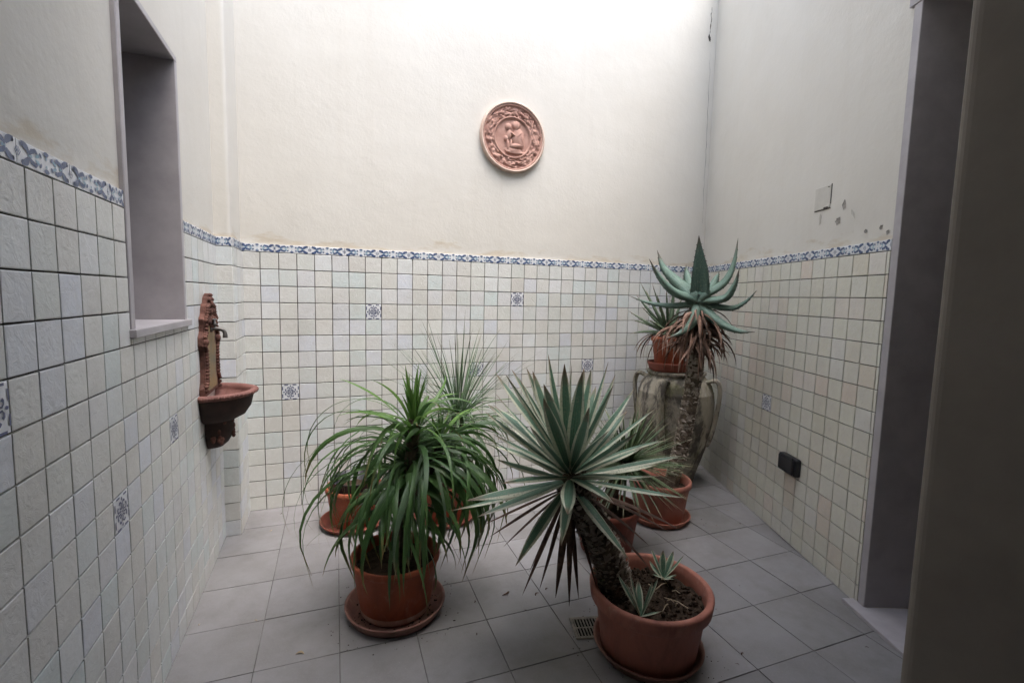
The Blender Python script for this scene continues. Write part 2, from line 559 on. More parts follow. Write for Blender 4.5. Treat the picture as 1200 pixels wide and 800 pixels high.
# 2-D ornament (x to the right, z up) laid on a wall tile, y = height towards -Y
def rib2(pts, w):
    v, f = [], []
    n = len(pts)
    for i, (x, z) in enumerate(pts):
        a, b = pts[max(i - 1, 0)], pts[min(i + 1, n - 1)]
        dx, dz = b[0] - a[0], b[1] - a[1]
        L = math.hypot(dx, dz) or 1
        ww = w[i] if hasattr(w, '__len__') else w
        v += [(x - dz / L * ww, 0, z + dx / L * ww), (x + dz / L * ww, 0, z - dx / L * ww)]
    for i in range(n - 1):
        f.append((2 * i, 2 * i + 1, 2 * i + 3, 2 * i + 2))
    return v, f

def blob2(cx, cz, rx, rz, rot=0, n=10):
    v = []
    for i in range(n):
        a = 2 * math.pi * i / n
        x, z = rx * math.cos(a), rz * math.sin(a)
        v.append((cx + x * math.cos(rot) - z * math.sin(rot), 0, cz + x * math.sin(rot) + z * math.cos(rot)))
    return v, [tuple(range(n))]

def arc2(cx, cz, r, a0, a1, n=8, sz=1):
    return [(cx + r * math.cos(math.radians(a0 + (a1 - a0) * i / n)), cz + sz * r * math.sin(math.radians(a0 + (a1 - a0) * i / n))) for i in range(n + 1)]

def flip(geo, sx=1, sz=1):
    return [(x * sx, y, z * sz) for x, y, z in geo[0]], geo[1]

def rot90(geo, k):
    v = geo[0]
    for _ in range(k):
        v = [(-z, y, x) for x, y, z in v]
    return v, geo[1]

# ------------------------------------------------------------------ wall tiles
def tile_geo(seed):
    rr = random.Random(seed)
    g = [-.5, -.478, .478, .5]
    v, f = [], []
    for i, z in enumerate(g):
        for j, x in enumerate(g):
            edge = i in (0, 3) or j in (0, 3)
            y = -.069 + rr.uniform(-.003, .003) if edge else -.075 + rr.uniform(-.006, .006)
            jx = rr.uniform(-.007, .007) if edge else 0
            jz = rr.uniform(-.007, .007) if edge else 0
            v.append((x + jx, y, z + jz))
    for i in range(3):
        for j in range(3):
            a = i * 4 + j
            f.append((a, a + 1, a + 5, a + 4))
    ring = [0, 1, 2, 3, 7, 11, 15, 14, 13, 12, 8, 4]
    base = len(v)
    for k in ring:
        v.append((v[k][0], 0.0, v[k][2]))
    for k in range(12):
        k2 = (k + 1) % 12
        f.append((ring[k], base + k, base + k2, ring[k2]))
    return v, f

NV = 8
TG = [tile_geo(100 + i) for i in range(NV)]
TM = {}
def tile_mesh(variant, mat):
    key = (variant, mat)
    if key not in TM:
        me = bpy.data.meshes.new('tile')
        me.from_pydata([tuple(Vector(p) * S) for p in TG[variant][0]], [], TG[variant][1])
        me.materials.append(M[mat])
        TM[key] = me
    return TM[key]

def tile(parent, x0, x1, z0, z1, mat, y=0.0, rz=0.0, name='tile', gap=.048, px=None):
    me = tile_mesh(R.randrange(NV), mat)
    o = bpy.data.objects.new(name, me)
    col.objects.link(o)
    o.parent = parent
    cx, cz = (x0 + x1) / 2, (z0 + z1) / 2
    o.location = Vector((cx if px is None else px[0], y if px is None else px[1], cz)) * S
    o.scale = ((x1 - x0) - gap, 1, (z1 - z0) - gap)
    o.rotation_euler = (R.uniform(-.004, .004), R.uniform(-.004, .004), rz + R.uniform(-.004, .004))
    ORG[o.name] = Vector((0, 0, 0))
    return o

def decor_geo():
    parts = []
    one = [rib2([(.03, .07), (.045, .17), (.03, .27)], .02),
           rib2([(.03, .25), (.09, .30), (.15, .30), (.19, .25)], [.014, .026, .034, .04]),
           rib2([(.06, .09), (.13, .12), (.13, .17)], [.012, .022, .02])]
    one += [flip(g, -1) for g in one]
    one += [blob2(0, .39, .04, .055), rib2([(.13, .463), (.36, .463)], .028), rib2([(-.36, .463), (-.13, .463)], .028)]
    for k in range(4):
        parts += [rot90(g, k) for g in one]
    parts.append(blob2(0, 0, .035, .035))
    return join(*parts)
DECOR = decor_geo()

def border_geo():
    b, t = [], []
    h = .19
    for sx in (-1, 1):
        for sz in (-1, 1):
            b.append(flip(rib2(arc2(.86, .0, .21, 165, 80, 8, .85), [.035, .05, .062, .07, .07, .062, .055, .05, .05]), sx, sz))
            b.append(flip(blob2(.86, .165, .05, .04), sx, sz))
            b.append(flip(rib2([(.64, .03), (.55, .10), (.44, .13)], [.03, .05, .045]), sx, sz))
            b.append(flip(blob2(.40, .135, .075, .045, .5), sx, sz))
            t.append(flip(blob2(.33, .055, .085, .035, -.35), sx, sz))
            b.append(flip(blob2(.22, .10, .06, .035, .9), sx, sz))
        t.append(flip(rib2([(.52, 0), (.66, 0)], .03), sx))
    for sz in (-1, 1):
        b.append(flip(blob2(0, .175, .10, .05), 1, sz))
        t.append(flip(blob2(0, .085, .03, .04), 1, sz))
    for sx in (-1, 1):
        b.append(flip(rib2([(1.0 - .005, .085), (.925, .0), (1.0 - .005, -.085)], .012), sx))
        b.append(flip(blob2(.985, 0, .018, .022), sx))
    return join(*b), join(*t)
BORD_B, BORD_T = border_geo()
SH = {}
def shared(name, key, geo, mat, parent, loc=(0, 0, 0), rz=0, scale=(1, 1, 1)):
    if key not in SH:
        me = bpy.data.meshes.new(name)
        me.from_pydata([tuple(Vector(p) * S) for p in geo[0]], [], geo[1])
        me.materials.append(M[mat])
        SH[key] = me
    o = bpy.data.objects.new(name, SH[key])
    col.objects.link(o)
    o.parent = parent
    o.location = Vector(loc) * S
    o.rotation_euler = (0, 0, rz)
    o.scale = scale
    ORG[o.name] = Vector((0, 0, 0))
    return o

def decor_tile(parent, x0, z0, y=0.0):
    o = tile(parent, x0, x0 + 1, z0, z0 + 1, 'white_glaze', y, name='decorated_tile')
    shared('glaze_pattern', 'decor', DECOR, 'navy', o, (0, -.09, 0))
    return o

def border_tile(parent, xc, z0, y=0.0, half=1.0, rz=0.0, px=None):
    o = tile(parent, xc - half, xc + half, z0, z0 + .47, 'white_glaze', y, rz=rz, name='border_tile', gap=.012, px=px)
    o.rotation_euler = (0, 0, rz)
    sx = 1 / (2 * half - .012)
    f = 1.0 if half > .8 else half
    shared('glaze_pattern', 'bordb', BORD_B, 'blue', o, (0, -.089, 0), 0, (sx * f * .985, 1, 1 / .458))
    shared('glaze_pattern', 'bordt', BORD_T, 'teal', o, (0, -.087, 0), 0, (sx * f * .985, 1, 1 / .458))
    return o

FL = 15.87
ZTOP = 54.0
BT = FL + .49

def stuff_tiles(parent, lst, mat, name='tile_rows'):
    v, f = [], []
    for (x0, x1, z0, z1) in lst:
        g = TG[R.randrange(NV)]
        n = len(v)
        w, h = x1 - x0 - .048, z1 - z0 - .048
        cx, cz = (x0 + x1) / 2, (z0 + z1) / 2
        v += [(cx + p[0] * w, p[1], cz + p[2] * h) for p in g[0]]
        f += [tuple(i + n for i in q) for q in g[1]]
    o = mk(name, (v, f), mat, parent, local=True, normals=False)
    o['kind'] = 'stuff'
    return o

def rowspan(r):
    return max(FL - r - 1, 0.0), FL - r

# ---- floor and ground
mk('ground', ([(-600, -600, -3), (600, -600, -3), (600, 600, -3), (-600, 600, -3)], [(0, 1, 2, 3)]), 'ground', normals=False)['kind'] = 'structure'
flo = mk('floor', box(-1.2, 36, -62, 1.0, -1.0, -.04), 'floor_grout', normals=True)
flo['kind'] = 'structure'
fa, fx, fy, fp = -.0109, 2.1342, -11.2676, 2.9116
def floor_tile_mesh(seed):
    rr = random.Random(seed)
    g = bev(box(-.5, .5, -.5, .5, -.03, 0), .006, 1)
    me = bpy.data.meshes.new('floor_tile')
    me.from_pydata([tuple(Vector((x * (fp - .035), y * (fp - .035), z)) * S) for x, y, z in g[0]], [], g[1])
    me.materials.append(M['floor'])
    return me
FTM = [floor_tile_mesh(i) for i in range(2)]
def wall_right_x(y):
    return 27.1925 + math.tan(.3642) * (y + 18.6947)
for i in range(-2, 13):
    for j in range(-7, 5):
        u, v_ = (i + .5) * fp, (j + .5) * fp
        x = fx + u * math.cos(fa) - v_ * math.sin(fa)
        y = fy + u * math.sin(fa) + v_ * math.cos(fa)
        if x < -.78 - 1.4 or y > 1.4 or x > wall_right_x(y) + 1.9:
            continue
        o = bpy.data.objects.new('floor_tile', FTM[R.randrange(2)])
        col.objects.link(o)
        o.parent = flo
        o.location = Vector((x, y, R.uniform(-.008, .008))) * S
        o.rotation_euler = (R.uniform(-.0012, .0012), R.uniform(-.0012, .0012), fa + R.choice((0, math.pi / 2, math.pi, -math.pi / 2)))

# ---- back wall
bw = thing('courtyard_wall', 'tall cream plastered wall carrying the round terracotta medallion', 'wall', (0, 0, 0))
mk('plaster', box(-4, 38, 0, 3, 0, ZTOP), 'plaster', bw, local=True)
mk('grout_bed', box(-.7, 34.28, -.035, 0.002, 0, BT - .02), 'grout_back', bw, local=True)
decs = {(7, 3), (17, 2), (2, 8), (14, 7), (23, 7)}
far = []
cnt = 0
for c in range(0, 35):
    for r in range(16):
        z0, z1 = rowspan(r)
        x1 = min(c + 1, 34.3)
        if (c, r) in decs:
            decor_tile(bw, c, z0, -.03)
        elif cnt < 293 and c < 19:
            tile(bw, c, x1, z0, z1, 'tile', -.03)
            cnt += 1
        else:
            far.append((c, x1, z0, z1))
st = stuff_tiles(bw, far, 'tile_far')
st.location.y = -.03 * S
x = 1.74 - 1
while x < 34:
    hw = 1.0
    if x + 1 > 34.3:
        hw = max(.3, (34.3 - (x - 1)) / 2)
        border_tile(bw, x - 1 + hw, FL + .01, -.03, hw)
    elif x - 1 < 0:
        border_tile(bw, (x + 1) / 2, FL + .01, -.03, (x + 1) / 2)
    else:
        border_tile(bw, x, FL + .01, -.03)
    x += 2

# ---- pilaster in the corner
pw = thing('wall_pilaster', 'narrow rounded corner pier with a single column of tiles beside the wall fountain', 'pilaster', (-.39, -1.5, 0))
def rounded_pier():
    pts = [(-.95, 0.0), (-.95, -3.0)]
    pts = [(-1.1, .2), (-1.1, -3.0)] + [(-.18 + .18 * math.sin(math.radians(a)), -2.82 - .18 * math.cos(math.radians(a))) for a in range(0, 91, 15)] + [(0, .2)]
    n = len(pts)
    v = [(x, y, 0) for x, y in pts] + [(x, y, ZTOP) for x, y in pts]
    f = [(i, (i + 1) % n, n + (i + 1) % n, n + i) for i in range(n)] + [tuple(range(n))[::-1], tuple(range(n, 2 * n))]
    return v, f
mk('plaster', rounded_pier(), 'plaster', pw)
mk('grout_bed', join(box(-.85, .0, -3.03, -2.98, 0, BT - .02), box(-.02, .03, -3.03, .0, 0, BT - .02)), 'grout_back', pw)
for r in range(16):
    z0, z1 = rowspan(r)
    tile(pw, -.39, .39 + .1, z0, z1, 'tile', px=(.02, -1.53))
    for k in range(3):
        tile(pw, 0, 1, z0, z1, 'tile', rz=math.pi / 2, px=(.42, 1.5 - 2.55 + k * 1.0))
border_tile(pw, 0, FL + .01, half=.45, px=(.01, -1.53))
border_tile(pw, 0, FL + .01, half=.97, rz=math.pi / 2, px=(.42, -.5))
border_tile(pw, 0, FL + .01, half=.45, rz=math.pi / 2, px=(.42, .93))

# ---- left wall (local x runs away from the camera, -y faces the court)
xL, yL = -.7775, -20.8905
lw = thing('courtyard_wall', 'cream and tiled wall with the deep stone-framed window and the wall fountain', 'wall', (xL, yL, 0), math.pi / 2)
O0, O1, OZ0, OZ1 = 6.05, 11.62, 12.35, 22.35
X0, X1 = -5.0, 24.0
mk('plaster', join(box(X0, O0, 0, 4.6, 0, ZTOP), box(O1, X1, 0, 4.6, 0, ZTOP), box(O0, O1, 0, 4.6, 0, OZ0 - .27), box(O0, O1, 0, 4.6, OZ1 + .1, ZTOP)), 'plaster', lw, local=True)
mk('grout_bed', join(box(X0, O0 - .2, -.035, .002, 0, BT - .02), box(O1 + .15, 17.9, -.035, .002, 0, BT - .02), box(O0 - .2, O1 + .15, -.035, .002, 0, OZ0 - .27)), 'grout', lw, local=True)
ldec = {(9, 7), (4, 8), (-1, 4)}
for c in range(-4, 18):
    for r in range(16):
        z0, z1 = rowspan(r)
        x0, x1 = c, min(c + 1, 17.86)
        if (c, r) in ldec:
            decor_tile(lw, c, z0, -.03)
            continue
        wx0, wx1, wz = O0 - .22, O1 + .17, OZ0 - .27
        if z1 > wz and x1 > wx0 and x0 < wx1:
            if z0 < wz - .02:          # slivers under the sill
                tile(lw, max(x0, wx0), min(x1, wx1), z0, wz, 'tile', -.03)
            if x0 < wx0 - .03:
                tile(lw, x0, wx0, z0, z1, 'tile', -.03)
            elif x1 > wx1 + .03:
                tile(lw, wx1, x1, z0, z1, 'tile', -.03)
            continue
        tile(lw, x0, x1, z0, z1, 'tile', -.03)
x = -3.22 - 1
while x < 18:
    a, b = max(x - 1, -4), min(x + 1, 17.86)
    if a < O0 - .22 < b:
        b = O0 - .22
    elif a < O1 + .17 < b:
        a = O1 + .17
    if not (a >= O0 - .3 and b <= O1 + .2) and b - a > .25:
        border_tile(lw, (a + b) / 2, FL + .01, -.03, (b - a) / 2)
    x += 2
win = bpy.data.objects.new('window', None)
col.objects.link(win)
win.parent = lw
ORG[win.name] = Vector((0, 0, 0))
mk('jamb', bev(box(O0 - .19, O0 + .12, -.13, 4.4, OZ0 - .001, OZ1 - .001), .02, 1), 'marble', win, local=True)
mk('jamb', bev(box(O1 - .12, O1 + .14, -.13, 4.4, OZ0 - .001, OZ1 - .001), .02, 1), 'marble', win, local=True)
mk('lintel', bev(box(O0 - .19, O1 + .14, -.13, 4.4, OZ1, OZ1 + .22), .02, 1), 'marble', win, local=True)
mk('sill', bev(box(O0 - .32, O1 + .22, -.28, 4.4, OZ0 - .26, OZ0), .03, 2), 'marble', win, local=True)
mk('shutter', join(box(O0 + .12, O1 - .12, 3.9, 4.2, OZ0, OZ1), *[box(O0 + .5, O1 - .5, 3.82, 3.9, z, z + .35) for z in [OZ0 + .6 + .5 * k for k in range(17)]]), 'wood', win, local=True)

# ---- right wall (local x = -k, towards the camera)
aR, xR, yR = .3642, 27.1925, -18.6947
rw = thing('courtyard_wall', 'skewed cream and tiled wall with a doorway, black socket and chipped plaster', 'wall', (xR, yR, 0), -(math.pi / 2 + aR))
DK0, DK1, DZ = .62, 8.6, 25.6     # doorway along local x
mk('plaster', join(box(-21.5, DK0, 0, 5, 0, 40), box(DK1, 14, 0, 5, 0, 40), box(DK0, DK1, 0, 5, DZ + .18, 40)), 'plaster', rw, local=True)
mk('grout_bed', box(-20.0, .2, -.035, .002, 0, BT - .02), 'grout', rw, local=True)
far = []
order = [(k, r) for k in range(-1, 20) for r in range(16)]
cnt = 0
for k, r in order:
    z0, z1 = rowspan(r)
    x0, x1 = -(k + 1), -k
    if k == -1:
        x0, x1 = 0, .2
    if (k, r) == (8, 8):
        decor_tile(rw, x0, z0, -.03)
    elif cnt < 295:
        tile(rw, x0, x1, z0, z1, 'tile_warm', -.03)
        cnt += 1
    else:
        far.append((x0, x1, z0, z1))
st = stuff_tiles(rw, far, 'tile_warm_far')
st.location.y = -.03 * S
k = 1.3
border_tile(rw, (-k + .2) / 2, FL + .01, -.03, (k + .2) / 2)
while k < 19.8:
    b = min(k + 2, 19.9)
    border_tile(rw, -(k + b) / 2, FL + .01, -.03, (b - k) / 2)
    k += 2
door = bpy.data.objects.new('doorway', None)
col.objects.link(door)
door.parent = rw
ORG[door.name] = Vector((0, 0, 0))
mk('jamb', bev(box(.22, DK0 + .002, -.12, 4.6, .16, DZ), .02, 1), 'marble', door, local=True)
mk('jamb', bev(box(DK1, DK1 + .4, -.12, 4.6, .16, DZ), .02, 1), 'marble', door, local=True)
mk('lintel', bev(box(.0, DK1 + .55, -.16, 4.6, DZ, DZ + .36), .02, 1), 'marble', door, local=True)
mk('threshold', bev(box(-.05, DK1 + .5, -.62, 4.6, -.02, .16), .04, 2), 'marble', door, local=True)
dp = mk('door_panel', box(DK0, DK1, 3.6, 4.0, .16, DZ), 'wood', door, local=True)
mk('moulding', join(*[box(DK0 + .9 + i * 3.7, DK0 + 3.7 + i * 3.7, 3.5, 3.62, z0, z1) for i in (0, 1) for z0, z1 in ((1.5, 9), (10.5, 24))]), 'wood', dp, local=True)
def chip(cx, cz, rx, rz, rot, seed, mat='patch'):
    rr = random.Random(seed)
    n = 22
    v = [(cx, -.006, cz)]
    k = 1.0
    for q, yy in ((.62, -.006), (1.0, -.022)):
        for i in range(n):
            a = 2 * math.pi * i / n
            k = .85 + .45 * noise.noise(Vector((math.cos(a) * 1.6 + seed * 3.1, math.sin(a) * 1.6, seed * 1.7))) + rr.uniform(-.09, .09)
            x_, z_ = rx * k * q * math.cos(a), rz * k * q * math.sin(a)
            v.append((cx + x_ * math.cos(rot) - z_ * math.sin(rot), yy, cz + x_ * math.sin(rot) + z_ * math.cos(rot)))
    f = [(0, 1 + i, 1 + (i + 1) % n) for i in range(n)] + [(1 + i, 1 + n + i, 1 + n + (i + 1) % n, 1 + (i + 1) % n) for i in range(n)]
    return v, f
for i, (kk, z, rx, rz, rot, m) in enumerate([(3.06, 18.37, .17, .22, 0, 'patch'), (3.45, 17.66, .22, .2, .3, 'patch'), (2.41, 17.81, .1, .34, .5, 'cover'), (1.48, 16.89, .12, .1, 0, 'patch'), (.58, 16.95, .13, .1, .4, 'patch'), (.17, 16.68, .1, .13, -.5, 'patch'), (4.84, 18.0, .1, .34, 0, 'cover')]):
    mk('plaster_chip', chip(-kk, z, rx, rz, rot, i), m, rw, local=True)
def crack(x0, z0, x1, z1, w, seed, n=14):
    rr = random.Random(seed)
    pts, ws = [], []
    for i in range(n + 1):
        t = i / n
        pts.append((x0 + (x1 - x0) * t + rr.uniform(-.06, .06), z0 + (z1 - z0) * t))
        ws.append(w * rr.uniform(.3, 1.2) * (1 - abs(t - .5) * 1.2))
    g = rib2(pts, ws)
    return [(x_, -.012, z_) for x_, y_, z_ in g[0]], g[1]
mk('crack', crack(33.72, 36.9, 33.6, 34.5, .05, 3), 'crack', bw, local=True)
mk('crack', chip(33.6, 34.55, .12, .3, .3, 31), 'crack', bw, local=True)
mk('crack', crack(33.8, 33.5, 34.0, 20, .02, 4, 30), 'crack', bw, local=True)

# ---- front wall with the opening the camera looks out of, and an unseen room shell added to block sky light
fw = thing('courtyard_wall', 'dark unlit edge of the wall framing the opening into the courtyard', 'wall', (18.5, -25, 0))
def pillar():
    r = .35
    xa, ya = 18.56, -25.0
    pts = [(xa + r - r * math.cos(math.radians(a)), ya - r + r * math.sin(math.radians(a))) for a in range(0, 91, 15)] + [(30, ya), (30, ya - 5), (xa, ya - 5)]
    n = len(pts)
    v = [(x, y, 0) for x, y in pts] + [(x, y, 23.6) for x, y in pts]
    return v, [(i, (i + 1) % n, n + (i + 1) % n, n + i) for i in range(n)] + [tuple(range(n)), tuple(range(n, 2 * n))[::-1]]
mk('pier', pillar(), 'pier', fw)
mk('pier', box(-4, 1.0, -30, -25, 0, 23.6), 'plaster', fw)
mk('upper_wall', box(-4, 34, -30, -25, 23.6, 42.0), 'plaster', fw)
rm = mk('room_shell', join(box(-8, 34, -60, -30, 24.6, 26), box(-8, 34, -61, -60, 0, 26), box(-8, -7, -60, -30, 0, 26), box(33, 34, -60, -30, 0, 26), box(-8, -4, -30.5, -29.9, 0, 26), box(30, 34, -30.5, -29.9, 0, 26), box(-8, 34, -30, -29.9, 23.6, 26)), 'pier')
rm['kind'] = 'structure'
shade_slab = mk('added_shade_slab', box(-4, 34, -25, -21.5, 33, 34.6), 'plaster')  # unseen slab added overhead to darken the near part of the court
tag(shade_slab, 'unseen slab added above the opening to shade the near floor', 'light blocker')

# ------------------------------------------------------------------ medallion (cast relief as a height field)
def med_geo(c, rad):
    rr = random.Random(5)
    bumps = []
    for i in range(300):
        a = rr.uniform(0, 2 * math.pi)
        q = rr.uniform(.65, .91)
        L = rr.uniform(.04, .085)
        bumps.append((q * math.cos(a), q * math.sin(a), L, L * rr.uniform(.35, .6), a + rr.uniform(-1.2, 1.2) + math.pi / 2, rr.uniform(.05, .12)))
    for a in (20, 38, 55, 72, 118, 150, 190, 205, 232, 262, 285, 310, 335, 350):
        a = math.radians(a)
        bumps.append((.78 * math.cos(a), .78 * math.sin(a), .065, .06, 0, .11))
    # seated figure with a standing child, as soft ellipses (cx, cz, rx, rz, rot, height)
    fig = [(.10, .36, .115, .13, 0, .15), (.10, .40, .15, .12, 0, .11), (-.15, .30, .105, .11, 0, .15), (.10, .20, .07, .10, 0, .09),
           (.17, .02, .20, .27, -.1, .13), (.25, -.12, .13, .20, .2, .12), (-.13, .08, .09, .17, -.15, .14), (-.22, -.05, .07, .09, 0, .13), (-.02, .10, .15, .045, -.5, .16),
           (-.17, -.22, .055, .20, .1, .14), (-.07, -.20, .05, .16, -.1, .12), (.10, -.24, .26, .085, .12, .15), (.02, -.38, .30, .09, 0, .10),
           (.12, -.44, .28, .06, .05, .09), (-.14, -.43, .10, .05, -.2, .11), (.18, .08, .18, .05, .9, .15), (.29, -.02, .05, .16, .1, .15)]
    def bsum(x, z, lst):
        h = 0.0
        for cx, cz, rx, rz, ro, hh in lst:
            dx, dz = x - cx, z - cz
            u = (dx * math.cos(ro) + dz * math.sin(ro)) / rx
            w = (-dx * math.sin(ro) + dz * math.cos(ro)) / rz
            d = u * u + w * w
            if d < 1:
                h = max(h, hh * math.sqrt(1 - d))
        return h
    rings, seg = 58, 132
    v, f = [], []
    for i in range(rings + 1):
        q = i / rings
        for j in range(seg):
            a = 2 * math.pi * j / seg
            x, z = q * math.cos(a), q * math.sin(a)
            if q > .985: h = .02
            elif q > .93: h = .17 + .02 * math.sin((q - .93) / .055 * math.pi)
            elif q > .63: h = .07 + bsum(x, z, bumps)
            elif q > .58: h = .15
            else: h = .055 + bsum(x, z, fig)
            v.append((c[0] + x * rad, c[1] - h * rad * .62, c[2] + z * rad))
    for i in range(rings):
        for j in range(seg):
            j2 = (j + 1) % seg
            f.append((i * seg + j, i * seg + j2, (i + 1) * seg + j2, (i + 1) * seg + j))
    return v, f
md = thing('wall_medallion', 'round terracotta relief with fruit garland and seated figure hung on plaster', 'medallion', (16.87, 0, 24.53))
mk('relief', med_geo((16.87, -.02, 24.53), 2.24), 'medallion', md, smooth=True)
g = lathe([(2.20, 0), (2.20, .30), (2.27, .36), (2.36, .30), (2.38, .02)], seg=72)
mk('rim', ([(16.87 + x, -z, 24.53 + y) for x, y, z in g[0]], g[1]), 'medallion_rim', md, smooth=True)

# ------------------------------------------------------------------ wall fountain
FX, FY = -.7775, -6.1
wf = thing('wall_fountain', 'rusty cast-iron wall basin with ornate back plate and brass tap', 'fountain', (FX, FY, 6.0))
half = [(1.5, 8.7), (1.52, 9.1), (1.3, 9.35), (1.22, 10.0), (1.25, 10.8), (1.5, 11.05), (1.45, 11.45), (1.15, 11.65), (1.12, 12.0), (1.2, 12.25), (.85, 12.45), (.72, 12.85), (.42, 12.95), (.3, 13.2), (.12, 13.25), (0, 13.42)]
outl = half + [(-a, b) for a, b in half[-2::-1]]
def extrude_yz(o, x0, x1):
    n = len(o)
    v = [(x0, FY + a, b) for a, b in o] + [(x1, FY + a, b) for a, b in o]
    return v, [tuple(range(n)), tuple(range(n, 2 * n))[::-1]] + [(i, (i + 1) % n, n + (i + 1) % n, n + i) for i in range(n)]
pl = mk('back_plate', bev(extrude_yz(outl, FX + .1, FX + .32), .03, 1), 'rust', wf)
inner = [(a * .66, 8.9 + (b - 8.7) * .72) for a, b in outl]
mk('panel', extrude_yz(inner, FX + .3, FX + .335), 'ochre', pl)
beads = []
for i in range(len(outl) - 1):
    a, b = Vector(outl[i]), Vector(outl[i + 1])
    k = max(1, int((b - a).length / .14))
    for j in range(k):
        p = a.lerp(b, j / k)
        q = Vector((p.x * .90, 11 + (p.y - 11) * .955))
        beads.append(ellipsoid((FX + .35, FY + q.x, q.y), (.13, .10, .10), 6, 4))
for (a, b, r_) in ((0, 12.9, .2), (-.25, 12.55, .18), (.25, 12.55, .18), (0, 12.2, .22), (.6, 12.1, .2), (-.6, 12.1, .2), (0, 11.85, .15), (.35, 12.2, .14), (-.35, 12.2, .14), (1.25, 11.2, .2), (-1.25, 11.2, .2)):
    beads.append(ellipsoid((FX + .36, FY + a, b), (.16, r_, r_), 8, 5))
bd = mk('moulding', join(*beads), 'rust', pl, smooth=True)
bd['kind'] = 'stuff'
BC = (FX + .12, FY, 0)
H0, H1 = -math.pi / 2, math.pi / 2
mk('basin', lathe([(.62, 7.42), (.80, 7.6), (.93, 8.0), (.985, 8.45), (1.0, 8.6), (.93, 8.58), (.86, 8.2), (.66, 7.85), (.3, 7.75), (0, 7.72)], BC, 40, 0, 0, (1.95, 1.75), H0, H1), 'rust_dark', wf, smooth=True)
lip = mk('basin_lip', lathe([(.96, 8.52), (1.03, 8.58), (1.09, 8.70), (1.08, 8.80), (1.0, 8.84), (.94, 8.80), (.91, 8.66), (.90, 8.5)], BC, 48, 0, 0, (1.95, 1.75), H0, H1), 'rust_lip', wf, smooth=True)
eggs = []
for i in range(30):
    a = H0 + (i + .5) / 30 * math.pi
    eggs.append(ellipsoid((BC[0] + 1.07 * 1.95 * math.cos(a), BC[1] + 1.07 * 1.75 * math.sin(a), 8.72), (.075, .075, .085), 6, 4))
e_ = mk('egg_moulding', join(*eggs), 'rust_lip', lip, smooth=True)
e_['kind'] = 'stuff'
mk('inner_bowl', lathe([(.92, 8.62), (.84, 8.25), (.6, 7.95), (0, 7.85)], BC, 32, 0, 0, (1.95, 1.75), H0, H1), 'rust_lip', wf, smooth=True)
mk('bracket', lathe([(0, 6.02), (.30, 6.05), (.42, 6.25), (.52, 6.6), (.56, 7.0), (.54, 7.3), (.60, 7.38), (.62, 7.46), (0, 7.5)], BC, 30, .05, 3, (1.85, 1.5), H0, H1), 'rust_dark', wf, smooth=True)
lv = []
for i in range(26):
    a = H0 + R.random() * math.pi
    z = R.uniform(6.3, 7.35)
    lv.append(ellipsoid((BC[0] + .55 * 1.85 * math.cos(a), BC[1] + .55 * 1.5 * math.sin(a), z), (.09, .1, .13), 6, 4))
o = mk('leaf_ornament', join(*lv), 'rust', wf, smooth=True)
o['kind'] = 'stuff'
tp = mk('tap', join(tube([(FX + .3, FY, 11.72), (FX + .42, FY, 11.72)], [.16, .13], 10), tube(crom([(FX + .35, FY, 11.72), (FX + .6, FY, 11.74), (FX + .85, FY, 11.66), (FX + .92, FY, 11.5), (FX + .92, FY, 11.3)], 12), [.085] * 9 + [.09, .1, .1, .11], 10)), 'tap', wf, smooth=True)
mk('handle', join(tube([(FX + .5, FY, 11.72), (FX + .5, FY, 12.15)], [.07, .05], 8), tube([(FX + .5, FY - .28, 12.17), (FX + .5, FY + .28, 12.17)], [.05, .05], 8), ellipsoid((FX + .5, FY, 11.95), (.1, .1, .07), 8, 5)), 'tap', tp, smooth=True)
mk('hook', join(box(FX + .08, FX + .13, FY - .1, FY - .04, 13.35, 13.75), box(FX + .08, FX + .13, FY + .04, FY + .1, 13.35, 13.75)), 'white_glaze', wf)

# ------------------------------------------------------------------ socket, cover, drain
def rwp(k, n, z):    # right-wall coordinates to world
    return (xR + k * math.sin(aR) - n * math.cos(aR), yR + k * math.cos(aR) + n * math.sin(aR), z)
so = thing('electric_socket', 'black plastic outdoor socket box on the skewed tiled wall', 'socket', rwp(5.35, .1, 4.55), -(math.pi / 2 + aR))
mk('socket_body', bev(box(-.78, .78, -.34, .02, -.5, .5), .12, 3), 'black', so, local=True, smooth=True)
mk('flap', bev(box(-.70, .70, -.47, -.33, -.42, .44), .10, 3), 'black', so, local=True, smooth=True)
mk('hinge', tube([(-.6, -.40, .47), (.6, -.40, .47)], [.05, .05], 8), 'black', so, local=True)
jc = thing('junction_cover', 'square painted junction cover above the tile border on skewed wall', 'cover plate', rwp(4.74, 0, 19.02), -(math.pi / 2 + aR))
mk('plate', bev(box(-.62, .62, -.05, .01, -.58, .58), .02, 1), 'cover', jc, local=True)
mk('screw', lathe([(0, -.02), (.05, -.02), (.05, .0)], (.48, -.055, .48), 8), 'crack', jc, local=True)
mk('gap', join(box(-.62, .64, -.03, -.005, -.63, -.585), box(.622, .655, -.03, -.005, -.4, .6), box(.15, .5, -.055, -.03, -.60, -.5)), 'crack', jc, local=True)
DC = (14.62, -16.12)
fd = thing('floor_drain', 'small square metal drain grate set diagonally in the grey floor', 'drain', (*DC, 0), math.radians(-14))
def ring_sq(h, w, z0, z1):
    return join(box(-h, h, -h, -h + w, z0, z1), box(-h, h, h - w, h, z0, z1), box(-h, -h + w, -h + w, h - w, z0, z1), box(h - w, h, -h + w, h - w, z0, z1))
mk('frame', ring_sq(.62, .11, 0.005, .045), 'drain', fd, local=True)
mk('sump', box(-.5, .5, -.5, .5, .006, .014), 'drain_dark', fd, local=True)
